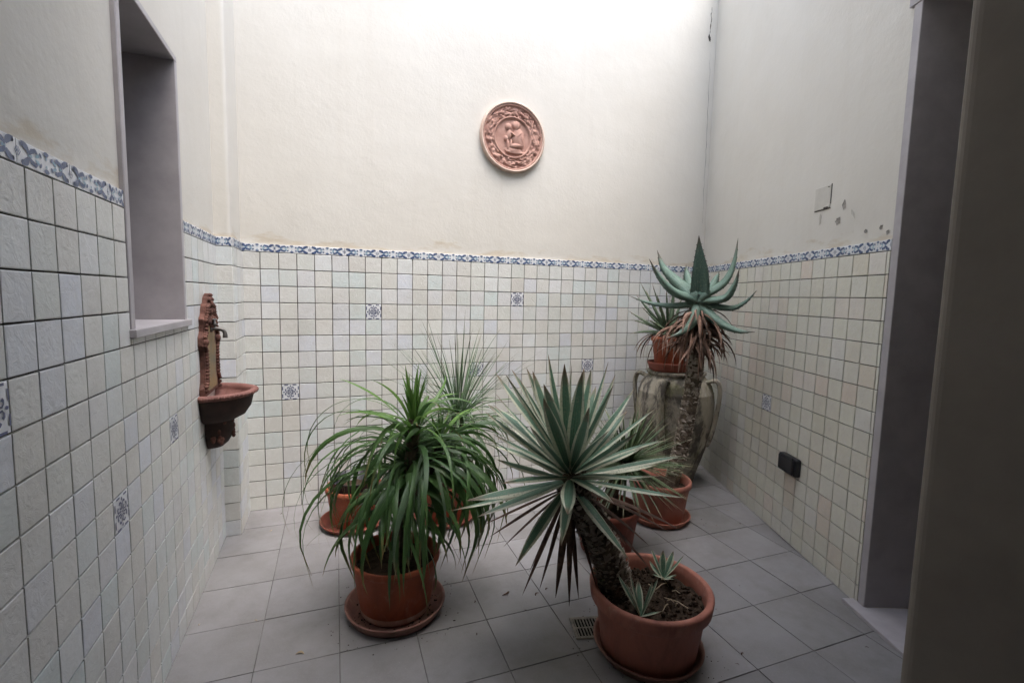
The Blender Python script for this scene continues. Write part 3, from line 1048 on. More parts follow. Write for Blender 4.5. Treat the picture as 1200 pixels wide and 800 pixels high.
for i in range(8):
    x = -.46 + i * .131
    mk('bar', box(x - .025, x + .025, -.51, .51, .018, .04), 'drain', fd, local=True)
mk('cross_bar', box(-.51, .51, -.03, .03, .016, .036), 'drain', fd, local=True)

# ------------------------------------------------------------------ pots and plants
POTG = 'terracotta flowerpots in the courtyard'
def pot_profile(rb, rt, h, band=.42, lip=.14, wall=.14):
    return [(0, .02), (rb - .06, .02), (rb, .10), (rt - lip - .02, h - band), (rt - lip, h - band + .03), (rt - .02, h - band + .07), (rt, h - band * .5), (rt - .01, h - .06), (rt - .05, h - .01),
            (rt - wall * .7, h), (rt - wall - .04, h - .06), (rt - wall - lip - .03, h - band), (rt - wall - lip - .1, h - band - .3)]
def saucer(name, c, r, label, mat, h=.36):
    g = lathe([(0, .01), (r - .28, .01), (r - .22, .03), (r - .03, h - .06), (r, h - .02), (r - .03, h), (r - .10, h - .02), (r - .16, h - .08), (r - .32, .09), (0, .07)], (c[0], c[1], 0), 56)
    o = mk(name, g, mat, loc=(c[0], c[1], 0), smooth=True)
    return tag(o, label, 'saucer', 'plant saucers on the floor')
def soil_geo(c, r, z, seed, amp=.12):
    v, f = [(c[0], c[1], z + amp)], []
    n, rg = 40, 9
    for i in range(1, rg + 1):
        for j in range(n):
            a = 2 * math.pi * j / n
            q = r * i / rg
            x, y = c[0] + q * math.cos(a), c[1] + q * math.sin(a)
            v.append((x, y, z + amp * (noise.noise(Vector((x * 2.3, y * 2.3, seed))) + .7 * noise.noise(Vector((x * 7, y * 7, seed)))) + amp * .4 * (1 - i / rg)))
    for j in range(n):
        f.append((0, 1 + j, 1 + (j + 1) % n))
    for i in range(rg - 1):
        for j in range(n):
            j2 = (j + 1) % n
            f.append((1 + i * n + j, 1 + (i + 1) * n + j, 1 + (i + 1) * n + j2, 1 + i * n + j2))
    return v, f
def clods(c, r, z, n, seed, s0=.03, s1=.11):
    rr = random.Random(seed)
    gs = []
    for _ in range(n):
        a, q = rr.uniform(0, 6.283), r * math.sqrt(rr.random())
        s = rr.uniform(s0, s1)
        gs.append(ellipsoid((c[0] + q * math.cos(a), c[1] + q * math.sin(a), z + rr.uniform(0, .06)), (s, s * rr.uniform(.6, 1), s * rr.uniform(.5, .9)), 5, 3))
    return join(*gs)

def droop_path(p0, az, el, L, droop, n, rr, power=1.2, sway=.0, minel=-1.5):
    p = Vector(p0)
    out = [p.copy()]
    a = az
    for i in range(n):
        t = (i + .5) / n
        e = max(el - droop * t ** power, minel)
        a += sway / n
        p = p + Vector((math.cos(a) * math.cos(e), math.sin(a) * math.cos(e), math.sin(e))) * (L / n)
        if p.z < .12: p.z = .12 + rr.uniform(0, .05)
        out.append(p.copy())
    return out
def wprof(w, base=.55, peak=.35):
    def f(t):
        if t < peak: return w * (base + (1 - base) * math.sin(t / peak * math.pi / 2))
        q = (t - peak) / (1 - peak)
        return w * max(.03, (1 - q ** 2.1))
    return f

# --- strap-leaved plant in the orange pot
C1 = (7.35, -12.25)
rr = random.Random(21)
t1 = thing('potted_plant', 'bushy strap-leaved plant drooping from an orange pot on a pinkish saucer', 'potted plant', (C1[0], C1[1], .08))
mk('pot', lathe([(a, b) for a, b in pot_profile(1.45, 1.88, 2.5, .34, .07, .12)], (C1[0], C1[1], .08), 56), 'terra', t1, smooth=True)
mk('lime_ring', lathe([(1.456, .10), (1.475, .14), (1.505, .34), (1.50, .36)], (C1[0], C1[1], .08), 48, .004), 'lime', t1, smooth=True)
mk('soil', soil_geo(C1, 1.68, 2.1, 1), 'soil', t1, smooth=True)
trunk = crom([(C1[0] + .1, C1[1], 2.0), (7.65, -12.2, 4.2), (7.95, -12.2, 6.0), (8.1, -12.2, 7.7), (8.12, -12.2, 8.3)], 16)
mk('trunk', tube(trunk, [.42 - .012 * i for i in range(len(trunk))], 10, True, .12, rr), 'bark_dark', t1)
def trunk_at(z):
    for a, b in zip(trunk, trunk[1:]):
        if a.z <= z <= b.z:
            return a.lerp(b, (z - a.z) / (b.z - a.z))
    return trunk[-1].copy()
branch = crom([trunk_at(4.6), (8.5, -12.0, 5.6), (9.15, -11.8, 6.3), (9.4, -11.7, 7.0)], 12)
mk('branch', tube(branch, [.3 - .008 * i for i in range(len(branch))], 8, True, .12, rr), 'bark_dark', t1)
N1, N2 = 196, 86
for i in range(N1 + N2):
    main = i < N1
    t = (i + rr.random()) / N1 if main else (i - N1 + rr.random()) / N2
    p0 = trunk_at(3.6 + 4.6 * t ** .75) if main else branch[min(len(branch) - 1, int((.35 + .65 * t) * (len(branch) - 1)))]
    az = i * 2.39996 + rr.uniform(-.3, .3)
    if t > .89:
        el = rr.uniform(1.32, 1.55); L = rr.uniform(1.6, 2.7) if main else rr.uniform(1.2, 1.9); dr = rr.uniform(.0, .4); w = rr.uniform(.06, .12); m = 'strap_young'
    elif t > .74:
        el = rr.uniform(.7, 1.42); L = rr.uniform(2.6, 4.4); dr = rr.uniform(.9, 2.6); w = rr.uniform(.06, .13); m = 'strap_young' if rr.random() < .55 else 'strap'
    elif t < .3 and main:
        el = rr.uniform(-.2, .8); L = rr.uniform(2.8, 5.0); dr = rr.uniform(1.3, 2.7); w = rr.uniform(.05, .15); m = 'strap'
    else:
        el = rr.uniform(.35, 1.15) * (.55 + .55 * t); L = rr.uniform(4.4, 7.0); dr = rr.uniform(2.3, 3.5); w = rr.uniform(.055, .15); m = 'strap'
        q = rr.random()
        if q < .25:
            L *= 1.12; w *= .6
        elif q > .84:
            w = rr.uniform(.16, .22)
    if not main:
        L *= .92
        m = 'glauc' if rr.random() < .35 else m
    pa = droop_path(p0, az, el, L, dr, 12, rr, rr.uniform(.85, 1.35), rr.gauss(0, .7), -1.9)
    mk('leaf', leaf_geo(pa, wprof(w), rr.uniform(.15, .5), Vector((-math.sin(az), math.cos(az), 0)), rr.gauss(0, 1.1)), m, t1, smooth=True, normals=False)
# long thin arching leaves reaching out to the side
for az, el, L, dr, w, z in ((2.75, .95, 8.2, 2.7, .07, 7.6), (2.95, .85, 8.0, 2.9, .075, 7.2), (3.15, .9, 7.4, 2.8, .08, 6.9), (2.6, .75, 7.2, 2.8, .06, 7.0), (3.35, .8, 7.6, 2.6, .055, 6.6), (2.85, .7, 8.4, 2.4, .05, 6.8), (3.5, .75, 6.8, 2.7, .075, 7.3), (-.55, .8, 7.0, 2.8, .06, 7.2), (-.3, .7, 6.6, 2.9, .07, 7.0), (-.8, .75, 6.8, 2.7, .06, 6.6), (-.1, .9, 6.4, 2.6, .07, 7.4), (3.0, 1.15, 7.4, 2.9, .06, 8.0), (.1, 1.0, 5.4, 2.7, .07, 8.0), (2.5, 1.1, 6.6, 3.0, .06, 8.2)):
    pa = droop_path(trunk_at(min(z - .6, 8.2)), az, el + .15, L, dr + .5, 16, rr, 1.1, rr.uniform(-.4, .4), -2.2)
    mk('leaf', leaf_geo(pa, wprof(w, .7, .3), .3, Vector((-math.sin(az), math.cos(az), 0)), rr.uniform(-.6, .6)), 'strap', t1, smooth=True, normals=False)
saucer('plant_saucer', C1, 2.12, 'wide worn pinkish saucer under the orange pot with drooping leaves', 'saucer_old', .46)
dg = mk('saucer_dirt', clods(C1, 1.80, .1, 240, 8, .015, .05), 'soil', loc=(C1[0], C1[1], .1))
tag(dg, 'dark crumbs of soil lying inside the wide pinkish saucer', 'soil', kind='stuff')

# --- variegated agave in the big tub
C2 = (16.3, -17.85)
AG = Vector((13.42, -16.4, 6.64))
rr = random.Random(4)
t2 = thing('potted_plant', 'variegated spiky agave leaning on a thick trunk from the big ribbed tub', 'potted plant', (C2[0], C2[1], .08))
prof = [(0, .02), (1.72, .02), (1.80, .08), (2.06, 1.93), (2.08, 1.96), (2.22, 1.98), (2.27, 2.03), (2.32, 2.42), (2.31, 2.50), (2.25, 2.545), (2.14, 2.54), (2.07, 2.48), (2.03, 2.1), (1.95, 1.6)]
g = lathe(prof, (C2[0], C2[1], .08), 96)
vv = []
for (x, y, z) in g[0]:
    dx, dy = x - C2[0], y - C2[1]
    q = math.hypot(dx, dy)
    if .2 < z < 1.95 and q > 1.5:
        k = 1 + .012 * (1 if math.cos(math.atan2(dy, dx) * 32) > .2 else 0)
        vv.append((C2[0] + dx * k, C2[1] + dy * k, z))
    else:
        vv.append((x, y, z))
mk('pot', (vv, g[1]), 'terra_old', t2, smooth=True)
mk('soil', soil_geo(C2, 2.05, 2.02, 2, .13), 'soil', t2, smooth=True)
o = mk('soil_clods', clods(C2, 1.95, 2.08, 420, 3), 'soil', t2)
o['kind'] = 'stuff'
TR = crom([(15.35, -17.15, 1.7), (15.0, -17.0, 3.2), (14.2, -16.7, 5.0), (13.55, -16.45, 6.4), (13.42, -16.4, 6.9)], 16)
tk = [mk('trunk', tube(TR, [.62, .62, .62, .6, .58, .57, .56, .55, .54, .53, .52, .5, .48, .45, .4, .3, .2], 14, True, .08, rr), 'bark_dark', t2)]
gs = []
for i in range(950):
    k = rr.uniform(0, len(TR) - 4)
    p = TR[int(k)].lerp(TR[int(k) + 1], k % 1)
    tg = (TR[int(k) + 1] - TR[int(k)]).normalized()
    a = rr.uniform(0, 6.283)
    o1 = tg.orthogonal().normalized()
    rad = o1 * math.cos(a) + tg.cross(o1) * math.sin(a)
    sd_ = tg.cross(rad)
    b = p + rad * .55
    w = rr.uniform(.06, .13)
    e = b + rad * rr.uniform(.08, .2) + tg * rr.uniform(.08, .22)
    gs.append(([tuple(b - sd_ * w - tg * .05), tuple(b + sd_ * w - tg * .05), tuple(e + sd_ * w * .5), tuple(e - sd_ * w * .5), tuple(b - rad * .05 + tg * .05)], [(0, 1, 2, 3), (1, 4, 2), (0, 3, 4), (3, 2, 4)]))
o = mk('leaf_scars', join(*gs), 'bark', t2)
o['kind'] = 'stuff'
def stiff(base, tip, w, sag, m, parent, name='leaf', thick=0.0, fold=.45, n=8, peak=.55, bs=.45, teeth=0, cols=5, twist=0.0):
    base, tip = Vector(base), Vector(tip)
    d = tip - base
    L = d.length
    mid = base + d * .5 + Vector((0, 0, sag * L))
    pa = [(1 - t) ** 2 * base + 2 * t * (1 - t) * mid + t * t * tip for t in [i / n for i in range(n + 1)]]
    az = math.atan2(d.y, d.x)
    sd_ = Vector((-math.sin(az), math.cos(az), 0))
    def wf_(t):
        if t < peak: return w * (bs + (1 - bs) * math.sin(t / peak * math.pi / 2))
        q = (t - peak) / (1 - peak)
        return w * max(.02, 1 - q ** 1.9)
    return mk(name, leaf_geo(pa, wf_, fold, sd_, twist, cols, thick, teeth), m, parent, smooth=True, normals=bool(thick))
AGAVE = [[-2.44, 0.18, 4.28], [-0.87, 2.14, 3.92], [-2.39, -2.15, 4.3], [-0.41, 1.18, 4.57], [-0.85, -0.66, 4.61], [-0.1, 0.05, 4.66], [-1.05, -2.37, 4.58], [1.37, 1.47, 4.14], [1.38, 0.8, 4.29], [1.82, 0.38, 4.38], [2.65, 1.18, 3.8], [0.42, -2.13, 3.97], [3.29, 0.48, 3.35], [3.82, -0.26, 2.59], [-0.01, -4.31, 3.02], [2.31, -2.96, 2.29], [4.55, -0.86, 0.81], [0.65, -4.38, 1.64], [0.13, -4.63, 1.55], [2.17, -3.74, 0.44], [-0.88, -4.19, 0.85], [0.75, -3.03, -1.74], [-2.07, -3.66, 0.51], [-1.8, -3.01, -0.91], [-2.89, -1.17, -2.3], [-2.63, -0.44, 3.94], [-0.51, 2.89, 3.7], [-1.97, 3.33, 2.11], [-3.64, -1.53, 2.61], [-1.42, 4.28, -0.62], [-3.44, -1.71, 0.97], [-3.97, -0.02, -0.21], [-4.16, 0.41, -0.75], [-3.98, -1.11, -0.41], [-1.06, 4.7, 1.25], [2.03, 1.59, 3.29], [-2.28, -2.44, 3.68], [-1.13, -3.09, 3.75], [-0.78, -3.8, 3.11], [-2.93, -2.64, 2.96], [4.87, 1.66, 0.4], [3.54, 1.2, 2.18], [0.51, 2.62, 3.18], [-1.52, 5.13, -0.27], [5.1, 1.27, -0.49]]
for i in range(14):
    az = rr.uniform(.3, 2.6)
    el = rr.uniform(-.1, 1.1)
    L = rr.uniform(4.2, 5)
    AGAVE.append([L * math.cos(az) * math.cos(el), L * math.sin(az) * math.cos(el), L * math.sin(el)])
for d in AGAVE:
    d = Vector(d)
    b = AG + d.normalized() * .18 + Vector((0, 0, .25 * d.normalized().z))
    d = d * rr.uniform(.95, 1.07) + Vector((rr.uniform(-.15, .15), rr.uniform(-.15, .15), rr.uniform(-.12, .08)))
    stiff(b, AG + d, rr.uniform(.20, .30), rr.choice((rr.uniform(-.02, .05), rr.uniform(-.02, .05), rr.uniform(.05, .12))), 'agave', t2, peak=rr.uniform(.4, .6), bs=.4, twist=rr.uniform(-.5, .5))
AGDEAD = [[-1.76, 0.28, -4.58], [-1.31, -0.31, -4.07], [-0.91, -0.87, -4.14], [-0.46, -1.12, -4.42], [-0.06, -1.1, -4.25], [-3.13, 1.14, -1.94], [-3.01, 0.73, -2.24], [3.32, -2.5, -1.43], [2.67, -2.6, -1.34], [1.96, -2.44, -1.81], [1.86, -2.73, -2.55], [0.79, -1.0, -4.09], [1.9, -0.13, -3.76], [-0.28, 1.29, -4.14], [-1.95, 1.97, -3.45], [-1.1, 1.17, -4.28], [1.35, 0.63, -3.7], [2.29, -0.68, -2.81], [1.94, -1.97, -2.41]]
for d in AGDEAD:
    d = Vector(d)
    stiff(AG + d.normalized() * .2 + Vector((0, 0, -.3)), AG + d, rr.uniform(.09, .15), rr.uniform(.05, .14), 'deadleaf', t2, 'dead_leaf', fold=.7, cols=3)
for c, n, sz in (((15.25, -18.75, 2.15), 7, 1.35), ((17.55, -17.1, 2.15), 8, 1.15)):
    pup = bpy.data.objects.new('offset_rosette', None)
    col.objects.link(pup)
    pup.parent = t2
    ORG[pup.name] = ORG[t2.name]
    for i in range(n):
        a = i * 2.4 + rr.uniform(-.3, .3)
        el = rr.uniform(.45, 1.35)
        L = sz * rr.uniform(.7, 1.2)
        d = Vector((math.cos(a) * math.cos(el), math.sin(a) * math.cos(el), math.sin(el))) * L
        stiff(c, Vector(c) + d, rr.uniform(.10, .16), rr.uniform(.02, .14), 'agave', pup)
for i in range(9):
    a, q = rr.uniform(-1.5, 1.2), rr.uniform(.3, 1.6)
    p = Vector((C2[0] + q * math.cos(a), C2[1] + q * math.sin(a), 2.25))
    dd = Vector((rr.uniform(-1, 1), rr.uniform(-1, 1), rr.uniform(-.1, .25)))
    mk('twig', tube([p, p + dd * .35 + Vector((0, 0, .08)), p + dd * .8], [.025, .02, .012], 5), 'twig', t2)
saucer('plant_saucer', C2, 2.1, 'dark worn saucer under the big ribbed tub beside the drain', 'saucer_old', .4)

# --- pot with the black nursery pot inside, and the grassy plant, both near the back wall
C3 = (6.05, -3.45)
t3 = thing('flower_pot', 'orange pot holding a black plastic nursery pot near back wall', 'flower pot', (C3[0], C3[1], .08))
mk('pot', lathe(pot_profile(1.25, 1.62, 2.25, .4, .09), (C3[0], C3[1], .08), 48), 'terra', t3, smooth=True)
mk('nursery_pot', lathe([(1.1, .3), (1.32, 2.25), (1.33, 2.62), (1.36, 2.66), (1.28, 2.66), (1.2, 1.9), (0, 1.85)], (C3[0] + .05, C3[1], .08), 40), 'black', t3, smooth=True)
mk('soil', soil_geo(C3, 1.22, 2.1, 6), 'soil', t3, smooth=True)
saucer('plant_saucer', C3, 1.95, 'orange-brown saucer under the pot with the black nursery pot', 'terra_red', .3)
C4 = (11.3, -4.5)
t4 = thing('potted_plant', 'grassy grey-green plant with fine upright blades against the back wall tiles', 'potted plant', (C4[0], C4[1], .08))
rr = random.Random(9)
mk('pot', lathe(pot_profile(1.25, 1.72, 2.3, .4, .09), (C4[0], C4[1], .08), 48), 'terra', t4, smooth=True)
mk('soil', soil_geo(C4, 1.5, 1.95, 8), 'soil', t4, smooth=True)
mk('trunk', tube(crom([(C4[0] + .1, C4[1], 1.9), (11.6, -4.5, 4), (11.95, -4.5, 6.2)], 8), [.3, .3, .28, .26, .26, .28, .3, .3, .3], 8, True, .1, rr), 'bark_dark', t4)
GC = Vector((12.1, -4.5, 6.0))
for i in range(70):
    az = rr.uniform(0, 6.283)
    el = rr.uniform(.62, 1.5)
    pa = droop_path(GC + Vector((rr.uniform(-.12, .12), rr.uniform(-.12, .12), rr.uniform(-.2, .4))), az, el, rr.uniform(4.6, 7.0), rr.uniform(0, .35), 6, rr)
    mk('leaf', leaf_geo(pa, wprof(rr.uniform(.028, .048), .8, .3), .5, Vector((-math.sin(az), math.cos(az), 0)), rr.uniform(-.5, .5)), 'glauc', t4, smooth=True, normals=False)
for i in range(105):
    az = rr.uniform(0, 6.283)
    el = rr.uniform(-.2, 1.1)
    pa = droop_path(GC + Vector((rr.uniform(-.12, .12), rr.uniform(-.12, .12), rr.uniform(-.6, .2))), az, el, rr.uniform(3.0, 4.6), rr.uniform(.5, 2.4), 9, rr, 1.2, rr.uniform(-.3, .3))
    if max(p.y for p in pa) > -.25:
        continue
    mk('leaf', leaf_geo(pa, wprof(rr.uniform(.05, .095), .8, .3), .4, Vector((-math.sin(az), math.cos(az), 0)), rr.uniform(-.6, .6)), 'glauc' if rr.random() < .6 else 'strap', t4, smooth=True, normals=False)
saucer('plant_saucer', C4, 1.9, 'orange-brown saucer under the grassy plant by back wall', 'terra_red', .3)

# --- fine spiky plant behind the agave
C5 = (18.7, -11.0)
t5 = thing('potted_plant', 'fine-leaved spiky rosette plant in a dark red pot behind the agave', 'potted plant', (C5[0], C5[1], .03))
rr = random.Random(13)
mk('pot', lathe(pot_profile(1.35, 1.75, 2.5, .4, .1), (C5[0], C5[1], .03), 48), 'terra_red', t5, smooth=True)
mk('soil', soil_geo(C5, 1.5, 2.1, 4), 'soil', t5, smooth=True)
mk('trunk', tube([(C5[0], C5[1], 2), (C5[0] + .3, C5[1], 3.4), (C5[0] + 1.05, C5[1], 4.7)], [.42, .4, .34], 9, True, .1, rr), 'bark_dark', t5)
P5 = Vector((C5[0] + 1.1, C5[1], 4.7))
for i in range(250):
    az = rr.uniform(0, 6.283)
    el = math.asin(rr.uniform(-.55, .97))
    L = rr.uniform(2.9, 4.0)
    pa = droop_path(P5, az, el, L, rr.uniform(-.05, .35), 5, rr)
    mk('leaf', leaf_geo(pa, wprof(rr.uniform(.045, .08), .9, .25), .4, Vector((-math.sin(az), math.cos(az), 0)), 0), 'spiky', t5, smooth=True, normals=False)

# --- tall aloe
C6 = (23.95, -8.75)
t6 = thing('potted_plant', 'tall aloe with grey-green toothed leaves on a scaly bare trunk', 'potted plant', (C6[0], C6[1], .08))
rr = random.Random(17)
mk('pot', lathe(pot_profile(1.45, 1.86, 2.5, .42, .1), (C6[0], C6[1], .08), 52), 'terra_old', t6, smooth=True)
mk('soil', soil_geo(C6, 1.6, 2.05, 5), 'soil', t6, smooth=True)
TA = crom([(24.75, -8.8, 1.8), (24.98, -8.8, 3.0), (25.33, -8.8, 4.1), (25.72, -8.8, 6.2), (26.1, -8.8, 9.0), (26.2, -8.8, 11.0), (25.95, -8.8, 13.2)], 24)
mk('trunk', tube(TA, [.42] * 5 + [.46] * 10 + [.42] * 10, 12, True, .12, rr), 'bark_dark', t6)
gs = []
for i in range(520):
    k = rr.uniform(3, len(TA) - 3)
    p = TA[int(k)].lerp(TA[int(k) + 1], k % 1)
    tg = (TA[int(k) + 1] - TA[int(k)]).normalized()
    a = rr.uniform(0, 6.283)
    o1 = tg.orthogonal().normalized()
    rad = o1 * math.cos(a) + tg.cross(o1) * math.sin(a)
    sd_ = tg.cross(rad)
    b = p + rad * .43
    w = rr.uniform(.10, .24)
    e = b + rad * rr.uniform(.03, .12) + tg * rr.uniform(-.05, .2)
    gs.append(([tuple(b - sd_ * w - tg * .07), tuple(b + sd_ * w - tg * .07), tuple(e + sd_ * w * .7), tuple(e - sd_ * w * .7), tuple(b - rad * .05 + tg * .1)], [(0, 1, 2, 3), (1, 4, 2), (0, 3, 4), (3, 2, 4)]))
o = mk('leaf_scars', join(*gs), 'bark', t6)
o['kind'] = 'stuff'
ALOE = [([[26.04, -8.92, 13.95], [25.77, -9.18, 15.23], [25.5, -9.32, 16.22], [25.25, -9.43, 17.4]], 0.80), ([[26.11, -8.99, 13.85], [27.05, -9.67, 14.64], [27.49, -9.94, 15.77], [27.68, -10.01, 17.34]], 0.62), ([[25.98, -8.87, 13.64], [26.74, -10.06, 13.72], [26.95, -10.63, 14.53], [26.95, -10.96, 15.5]], 0.62), ([[26.05, -8.94, 13.48], [27.16, -10.22, 13.17], [27.65, -10.86, 13.55], [27.98, -11.35, 14.25]], 0.50), ([[26.13, -9.01, 13.38], [26.4, -9.98, 12.49], [26.97, -11.03, 11.9], [27.43, -11.93, 11.87]], 0.72), ([[25.91, -8.81, 13.48], [25.22, -9.3, 12.45], [24.41, -9.4, 11.74], [23.47, -9.3, 11.33]], 0.62), ([[25.69, -8.61, 13.36], [24.53, -8.07, 13.23], [23.45, -7.47, 13.36], [22.32, -6.78, 13.8]], 0.50), ([[25.83, -8.74, 13.68], [24.62, -8.37, 14.07], [23.67, -8.05, 14.98], [22.95, -7.89, 16.04]], 0.66), ([[25.75, -8.66, 13.89], [25.43, -7.65, 14.74], [25.04, -6.76, 15.62], [24.87, -6.12, 16.8]], 0.85), ([[25.82, -8.73, 13.94], [26.09, -8.08, 14.48], [26.24, -7.55, 15.2], [26.42, -7.12, 15.88]], 0.70), ([[26.04, -8.92, 13.9], [26.9, -8.81, 14.44], [27.44, -8.63, 14.99], [27.91, -8.46, 15.44]], 0.60)]
AC = Vector((25.9, -8.8, 13.6))
for pts, w in ALOE:
    pa = crom([AC] + pts, 16)
    d = pa[-1] - pa[0]
    az = math.atan2(d.y, d.x)
    def wf_(t, w=w):
        return w * .70 * max(.02, (.78 + .22 * math.sin(min(1, t / .35) * math.pi / 2)) * (1 - max(0, (t - .25) / .75) ** 1.7))
    mk('leaf', leaf_geo(pa, wf_, .55, Vector((-math.sin(az), math.cos(az), 0)), 0, 5, .55, 13), 'aloe', t6, smooth=True, normals=True)
for i in range(170):
    az = rr.uniform(0, 6.283)
    z = rr.uniform(10.6, 13.1)
    p0 = Vector((25.95 + (13.2 - z) * .06, -8.8, z)) + Vector((math.cos(az), math.sin(az), 0)) * .35
    L = rr.uniform(1.4, 3.2)
    pa = droop_path(p0, az, rr.uniform(-.5, .7), L, rr.uniform(1.3, 2.2), 8, rr, .7, rr.uniform(-1.2, 1.2), -1.55)
    mk('dry_leaf', leaf_geo(pa, wprof(rr.uniform(.04, .12), .8, .3), .9, Vector((-math.sin(az), math.cos(az), 0)), rr.uniform(-2, 2)), 'dryleaf' if rr.random() < .55 else 'deadleaf', t6, smooth=True, normals=False)
saucer('plant_saucer', C6, 1.9, 'faded terracotta saucer under the tall aloe in front of the jar', 'terra_old', .4)

# --- big oil jar with handles
CJ = (28.75, -4.0)
tj = thing('storage_jar', 'large mossy stone-coloured jar with strap handles in the corner', 'jar', (CJ[0], CJ[1], 0))
mk('body', lathe([(0, .02), (1.45, .02), (1.6, .1), (1.75, .8), (2.1, 2.0), (2.45, 3.3), (2.68, 4.6), (2.76, 5.6), (2.74, 6.3), (2.66, 6.85), (2.67, 6.92), (2.62, 6.98), (2.5, 7.4), (2.2, 7.85), (2.0, 8.05), (1.98, 8.15), (2.1, 8.22), (2.12, 8.38), (2.02, 8.44), (1.8, 8.42), (1.7, 8.0), (1.9, 7.4), (2.2, 6.4)], (CJ[0], CJ[1], 0), 64, .035, 5), 'jar', tj, smooth=True)
vdir = math.atan2(-32.16 - CJ[1], 4.81 - CJ[0])
for k in range(4):
    a = vdir - math.radians(17) + k * math.pi / 2
    ca, sa = math.cos(a), math.sin(a)
    pa = crom([(CJ[0] + q * ca, CJ[1] + q * sa, z) for q, z in ((2.2, 7.75), (2.85, 7.95), (3.12, 7.3), (3.05, 6.0), (2.85, 4.6), (2.62, 3.6), (2.45, 3.2))], 18)
    sv = Vector((-sa, ca, 0))
    v, f = [], []
    for i, p in enumerate(pa):
        tg = (pa[min(i + 1, len(pa) - 1)] - pa[max(i - 1, 0)]).normalized()
        nm = sv.cross(tg)
        w = .30 + .06 * math.sin(i * .5)
        for j in range(10):
            b = 2 * math.pi * j / 10
            v.append(tuple(p + sv * (w * math.cos(b)) + nm * (.15 * math.sin(b))))
    for i in range(len(pa) - 1):
        for j in range(10):
            j2 = (j + 1) % 10
            f.append((i * 10 + j, i * 10 + j2, (i + 1) * 10 + j2, (i + 1) * 10 + j))
    mk('handle', (v, f), 'jar', tj, smooth=True)

# --- small aloe on the jar
C7 = (27.95, -4.15)
rr = random.Random(23)
o = mk('plant_saucer', lathe([(0, 0), (1.25, 0), (1.38, .08), (1.52, .5), (1.56, .62), (1.5, .64), (1.44, .6), (1.28, .12), (0, .1)], (C7[0], C7[1], 8.46), 40), 'terra_red', loc=(C7[0], C7[1], 8.46), smooth=True)
tag(o, 'red saucer resting on the mouth of the big jar', 'saucer')
t7 = thing('potted_plant', 'small clumping aloe in an orange pot on top of the jar', 'potted plant', (C7[0], C7[1], 8.57))
mk('pot', lathe(pot_profile(1.0, 1.36, 2.35, .4, .1, .12), (C7[0], C7[1], 8.57), 44), 'terra', t7, smooth=True)
mk('soil', soil_geo(C7, 1.15, 10.55, 12), 'soil', t7, smooth=True)
P6T = [[25.46, -2.68, 11.03], [25.42, -2.27, 12.77], [26.41, -2.3, 14.88], [26.65, -3.41, 14.8], [27.37, -4.13, 14.38], [25.87, -3.28, 13.12], [26.06, -3.7, 11.05], [26.09, -1.91, 12.0], [28.6, -3.46, 14.61], [29.15, -3.78, 14.0], [26.5, -1.73, 13.93], [26.65, -4.05, 13.94], [26.55, -4.88, 11.14], [25.96, -4.14, 12.12], [29.8, -4.83, 13.71], [30.14, -4.99, 12.36], [29.79, -5.74, 12.82], [28.55, -5.75, 11.02], [27.3, -1.87, 14.27]]
for q in P6T:
    q = Vector(q)
    b = Vector((27.89, -4.1, 11.1)) + (q - Vector((27.89, -4.1, 11.6))).normalized() * .1
    low = q.z < 12.5
    stiff(b, q, rr.uniform(.13, .24), rr.uniform(.08, .16) if low else rr.uniform(-.04, .04), 'aloe_small', t7, thick=.4, n=8, peak=.25, bs=.85, teeth=9)
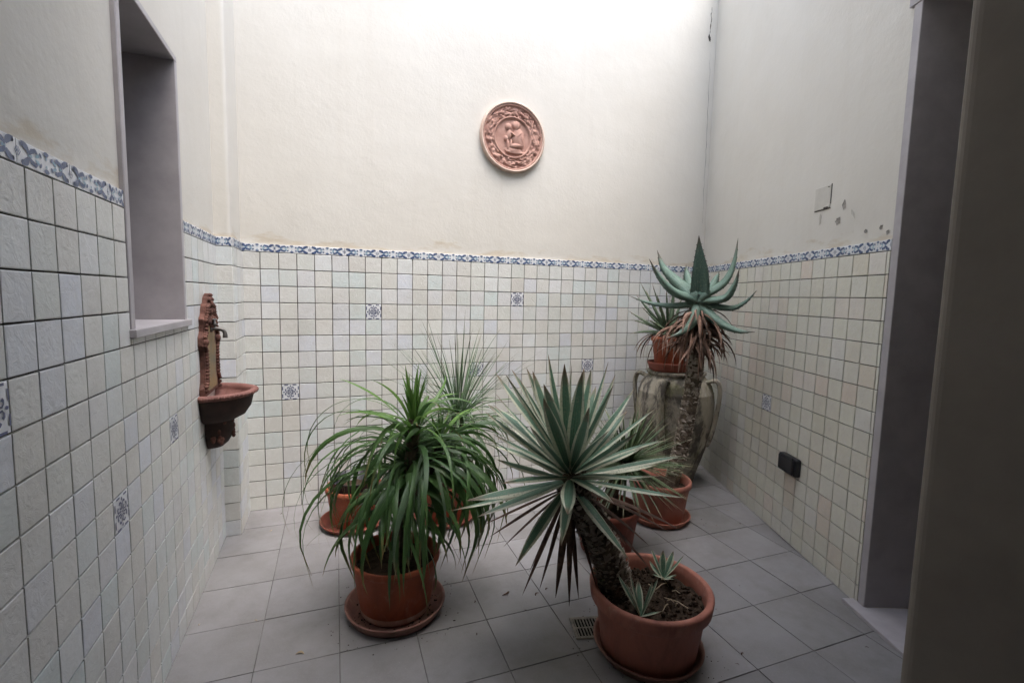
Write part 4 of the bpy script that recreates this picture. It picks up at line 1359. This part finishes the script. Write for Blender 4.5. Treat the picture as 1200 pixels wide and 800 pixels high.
for i in range(46):
    az = rr.uniform(0, 6.283)
    p0 = Vector((C7[0] + 1.0 * math.cos(az), C7[1] + 1.0 * math.sin(az), rr.uniform(10.9, 11.2)))
    pa = droop_path(p0, az, rr.uniform(-.2, .6), rr.uniform(1.2, 2.8), rr.uniform(1.6, 2.2), 8, rr, .5, rr.uniform(-1, 1), -1.56)
    mk('dry_leaf', leaf_geo(pa, wprof(rr.uniform(.03, .07), .8, .3), .9, Vector((-math.sin(az), math.cos(az), 0)), rr.uniform(-2, 2)), 'dryleaf' if rr.random() < .7 else 'deadleaf', t7, smooth=True, normals=False)

for cc, rr_, n_, sd2, lab in ((C1, 2.9, 110, 41, 'scattered soil crumbs on the floor around the wide pinkish saucer'), (C2, 3.0, 140, 42, 'scattered soil crumbs on the floor around the big ribbed tub'), (C6, 2.9, 80, 43, 'scattered soil crumbs on the floor around the tall aloe pot')):
    o = mk('soil_crumbs', clods(cc, rr_, .02, n_, sd2, .008, .028), 'soil', loc=(cc[0], cc[1], 0))
    tag(o, lab, 'soil', kind='stuff')
# ------------------------------------------------------------------ litter on the floor
rr = random.Random(31)
LIT = [(12.24, -12.96, .28), (14.97, -12.64, .12), (13.5, -13.39, .2), (3.63, -13.76, .22), (1.82, -11.22, .1), (-.3, -10.77, .09), (19.55, -19.4, .14), (18.97, -19.74, .1), (28.9, -9.48, .1), (28.2, -11.13, .1), (26.6, -10.88, .09), (1.92, -1.07, .12), (1.58, -3.2, .16), (24.6, -20.8, .1), (10.72, -13.02, .12), (14.11, -13.2, .14), (10.2, -15.0, .1), (12.6, -14.3, .08), (21.5, -14.2, .07), (20.6, -17.0, .06), (23.0, -16.0, .05), (5.0, -8.4, .08), (4.0, -6.5, .06), (2.6, -16.4, .06), (25.2, -13.2, .06)]
for x, y, s in LIT:
    a = rr.uniform(0, 6.283)
    pa = [Vector((x, y, .03)) + Vector((math.cos(a + .8 * t * rr.choice((1, 1.2))), math.sin(a + .8 * t), 0)) * (s * 1.6 * (t - .5)) + Vector((0, 0, .06 * s / .2 * math.sin(t * 3.14))) for t in (0, .25, .5, .75, 1)]
    o = mk('fallen_leaf', leaf_geo(pa, lambda t, s=s: s * .22 * max(.1, math.sin(.2 + t * 2.7)), .6, Vector((-math.sin(a), math.cos(a), 0)), rr.uniform(-.6, .6)), 'deadleaf' if rr.random() < .7 else 'twig', loc=(x, y, 0), normals=False)
    tag(o, 'tiny dry leaf scrap lying on the grey floor tiles', 'leaf', 'dry scraps on the floor')
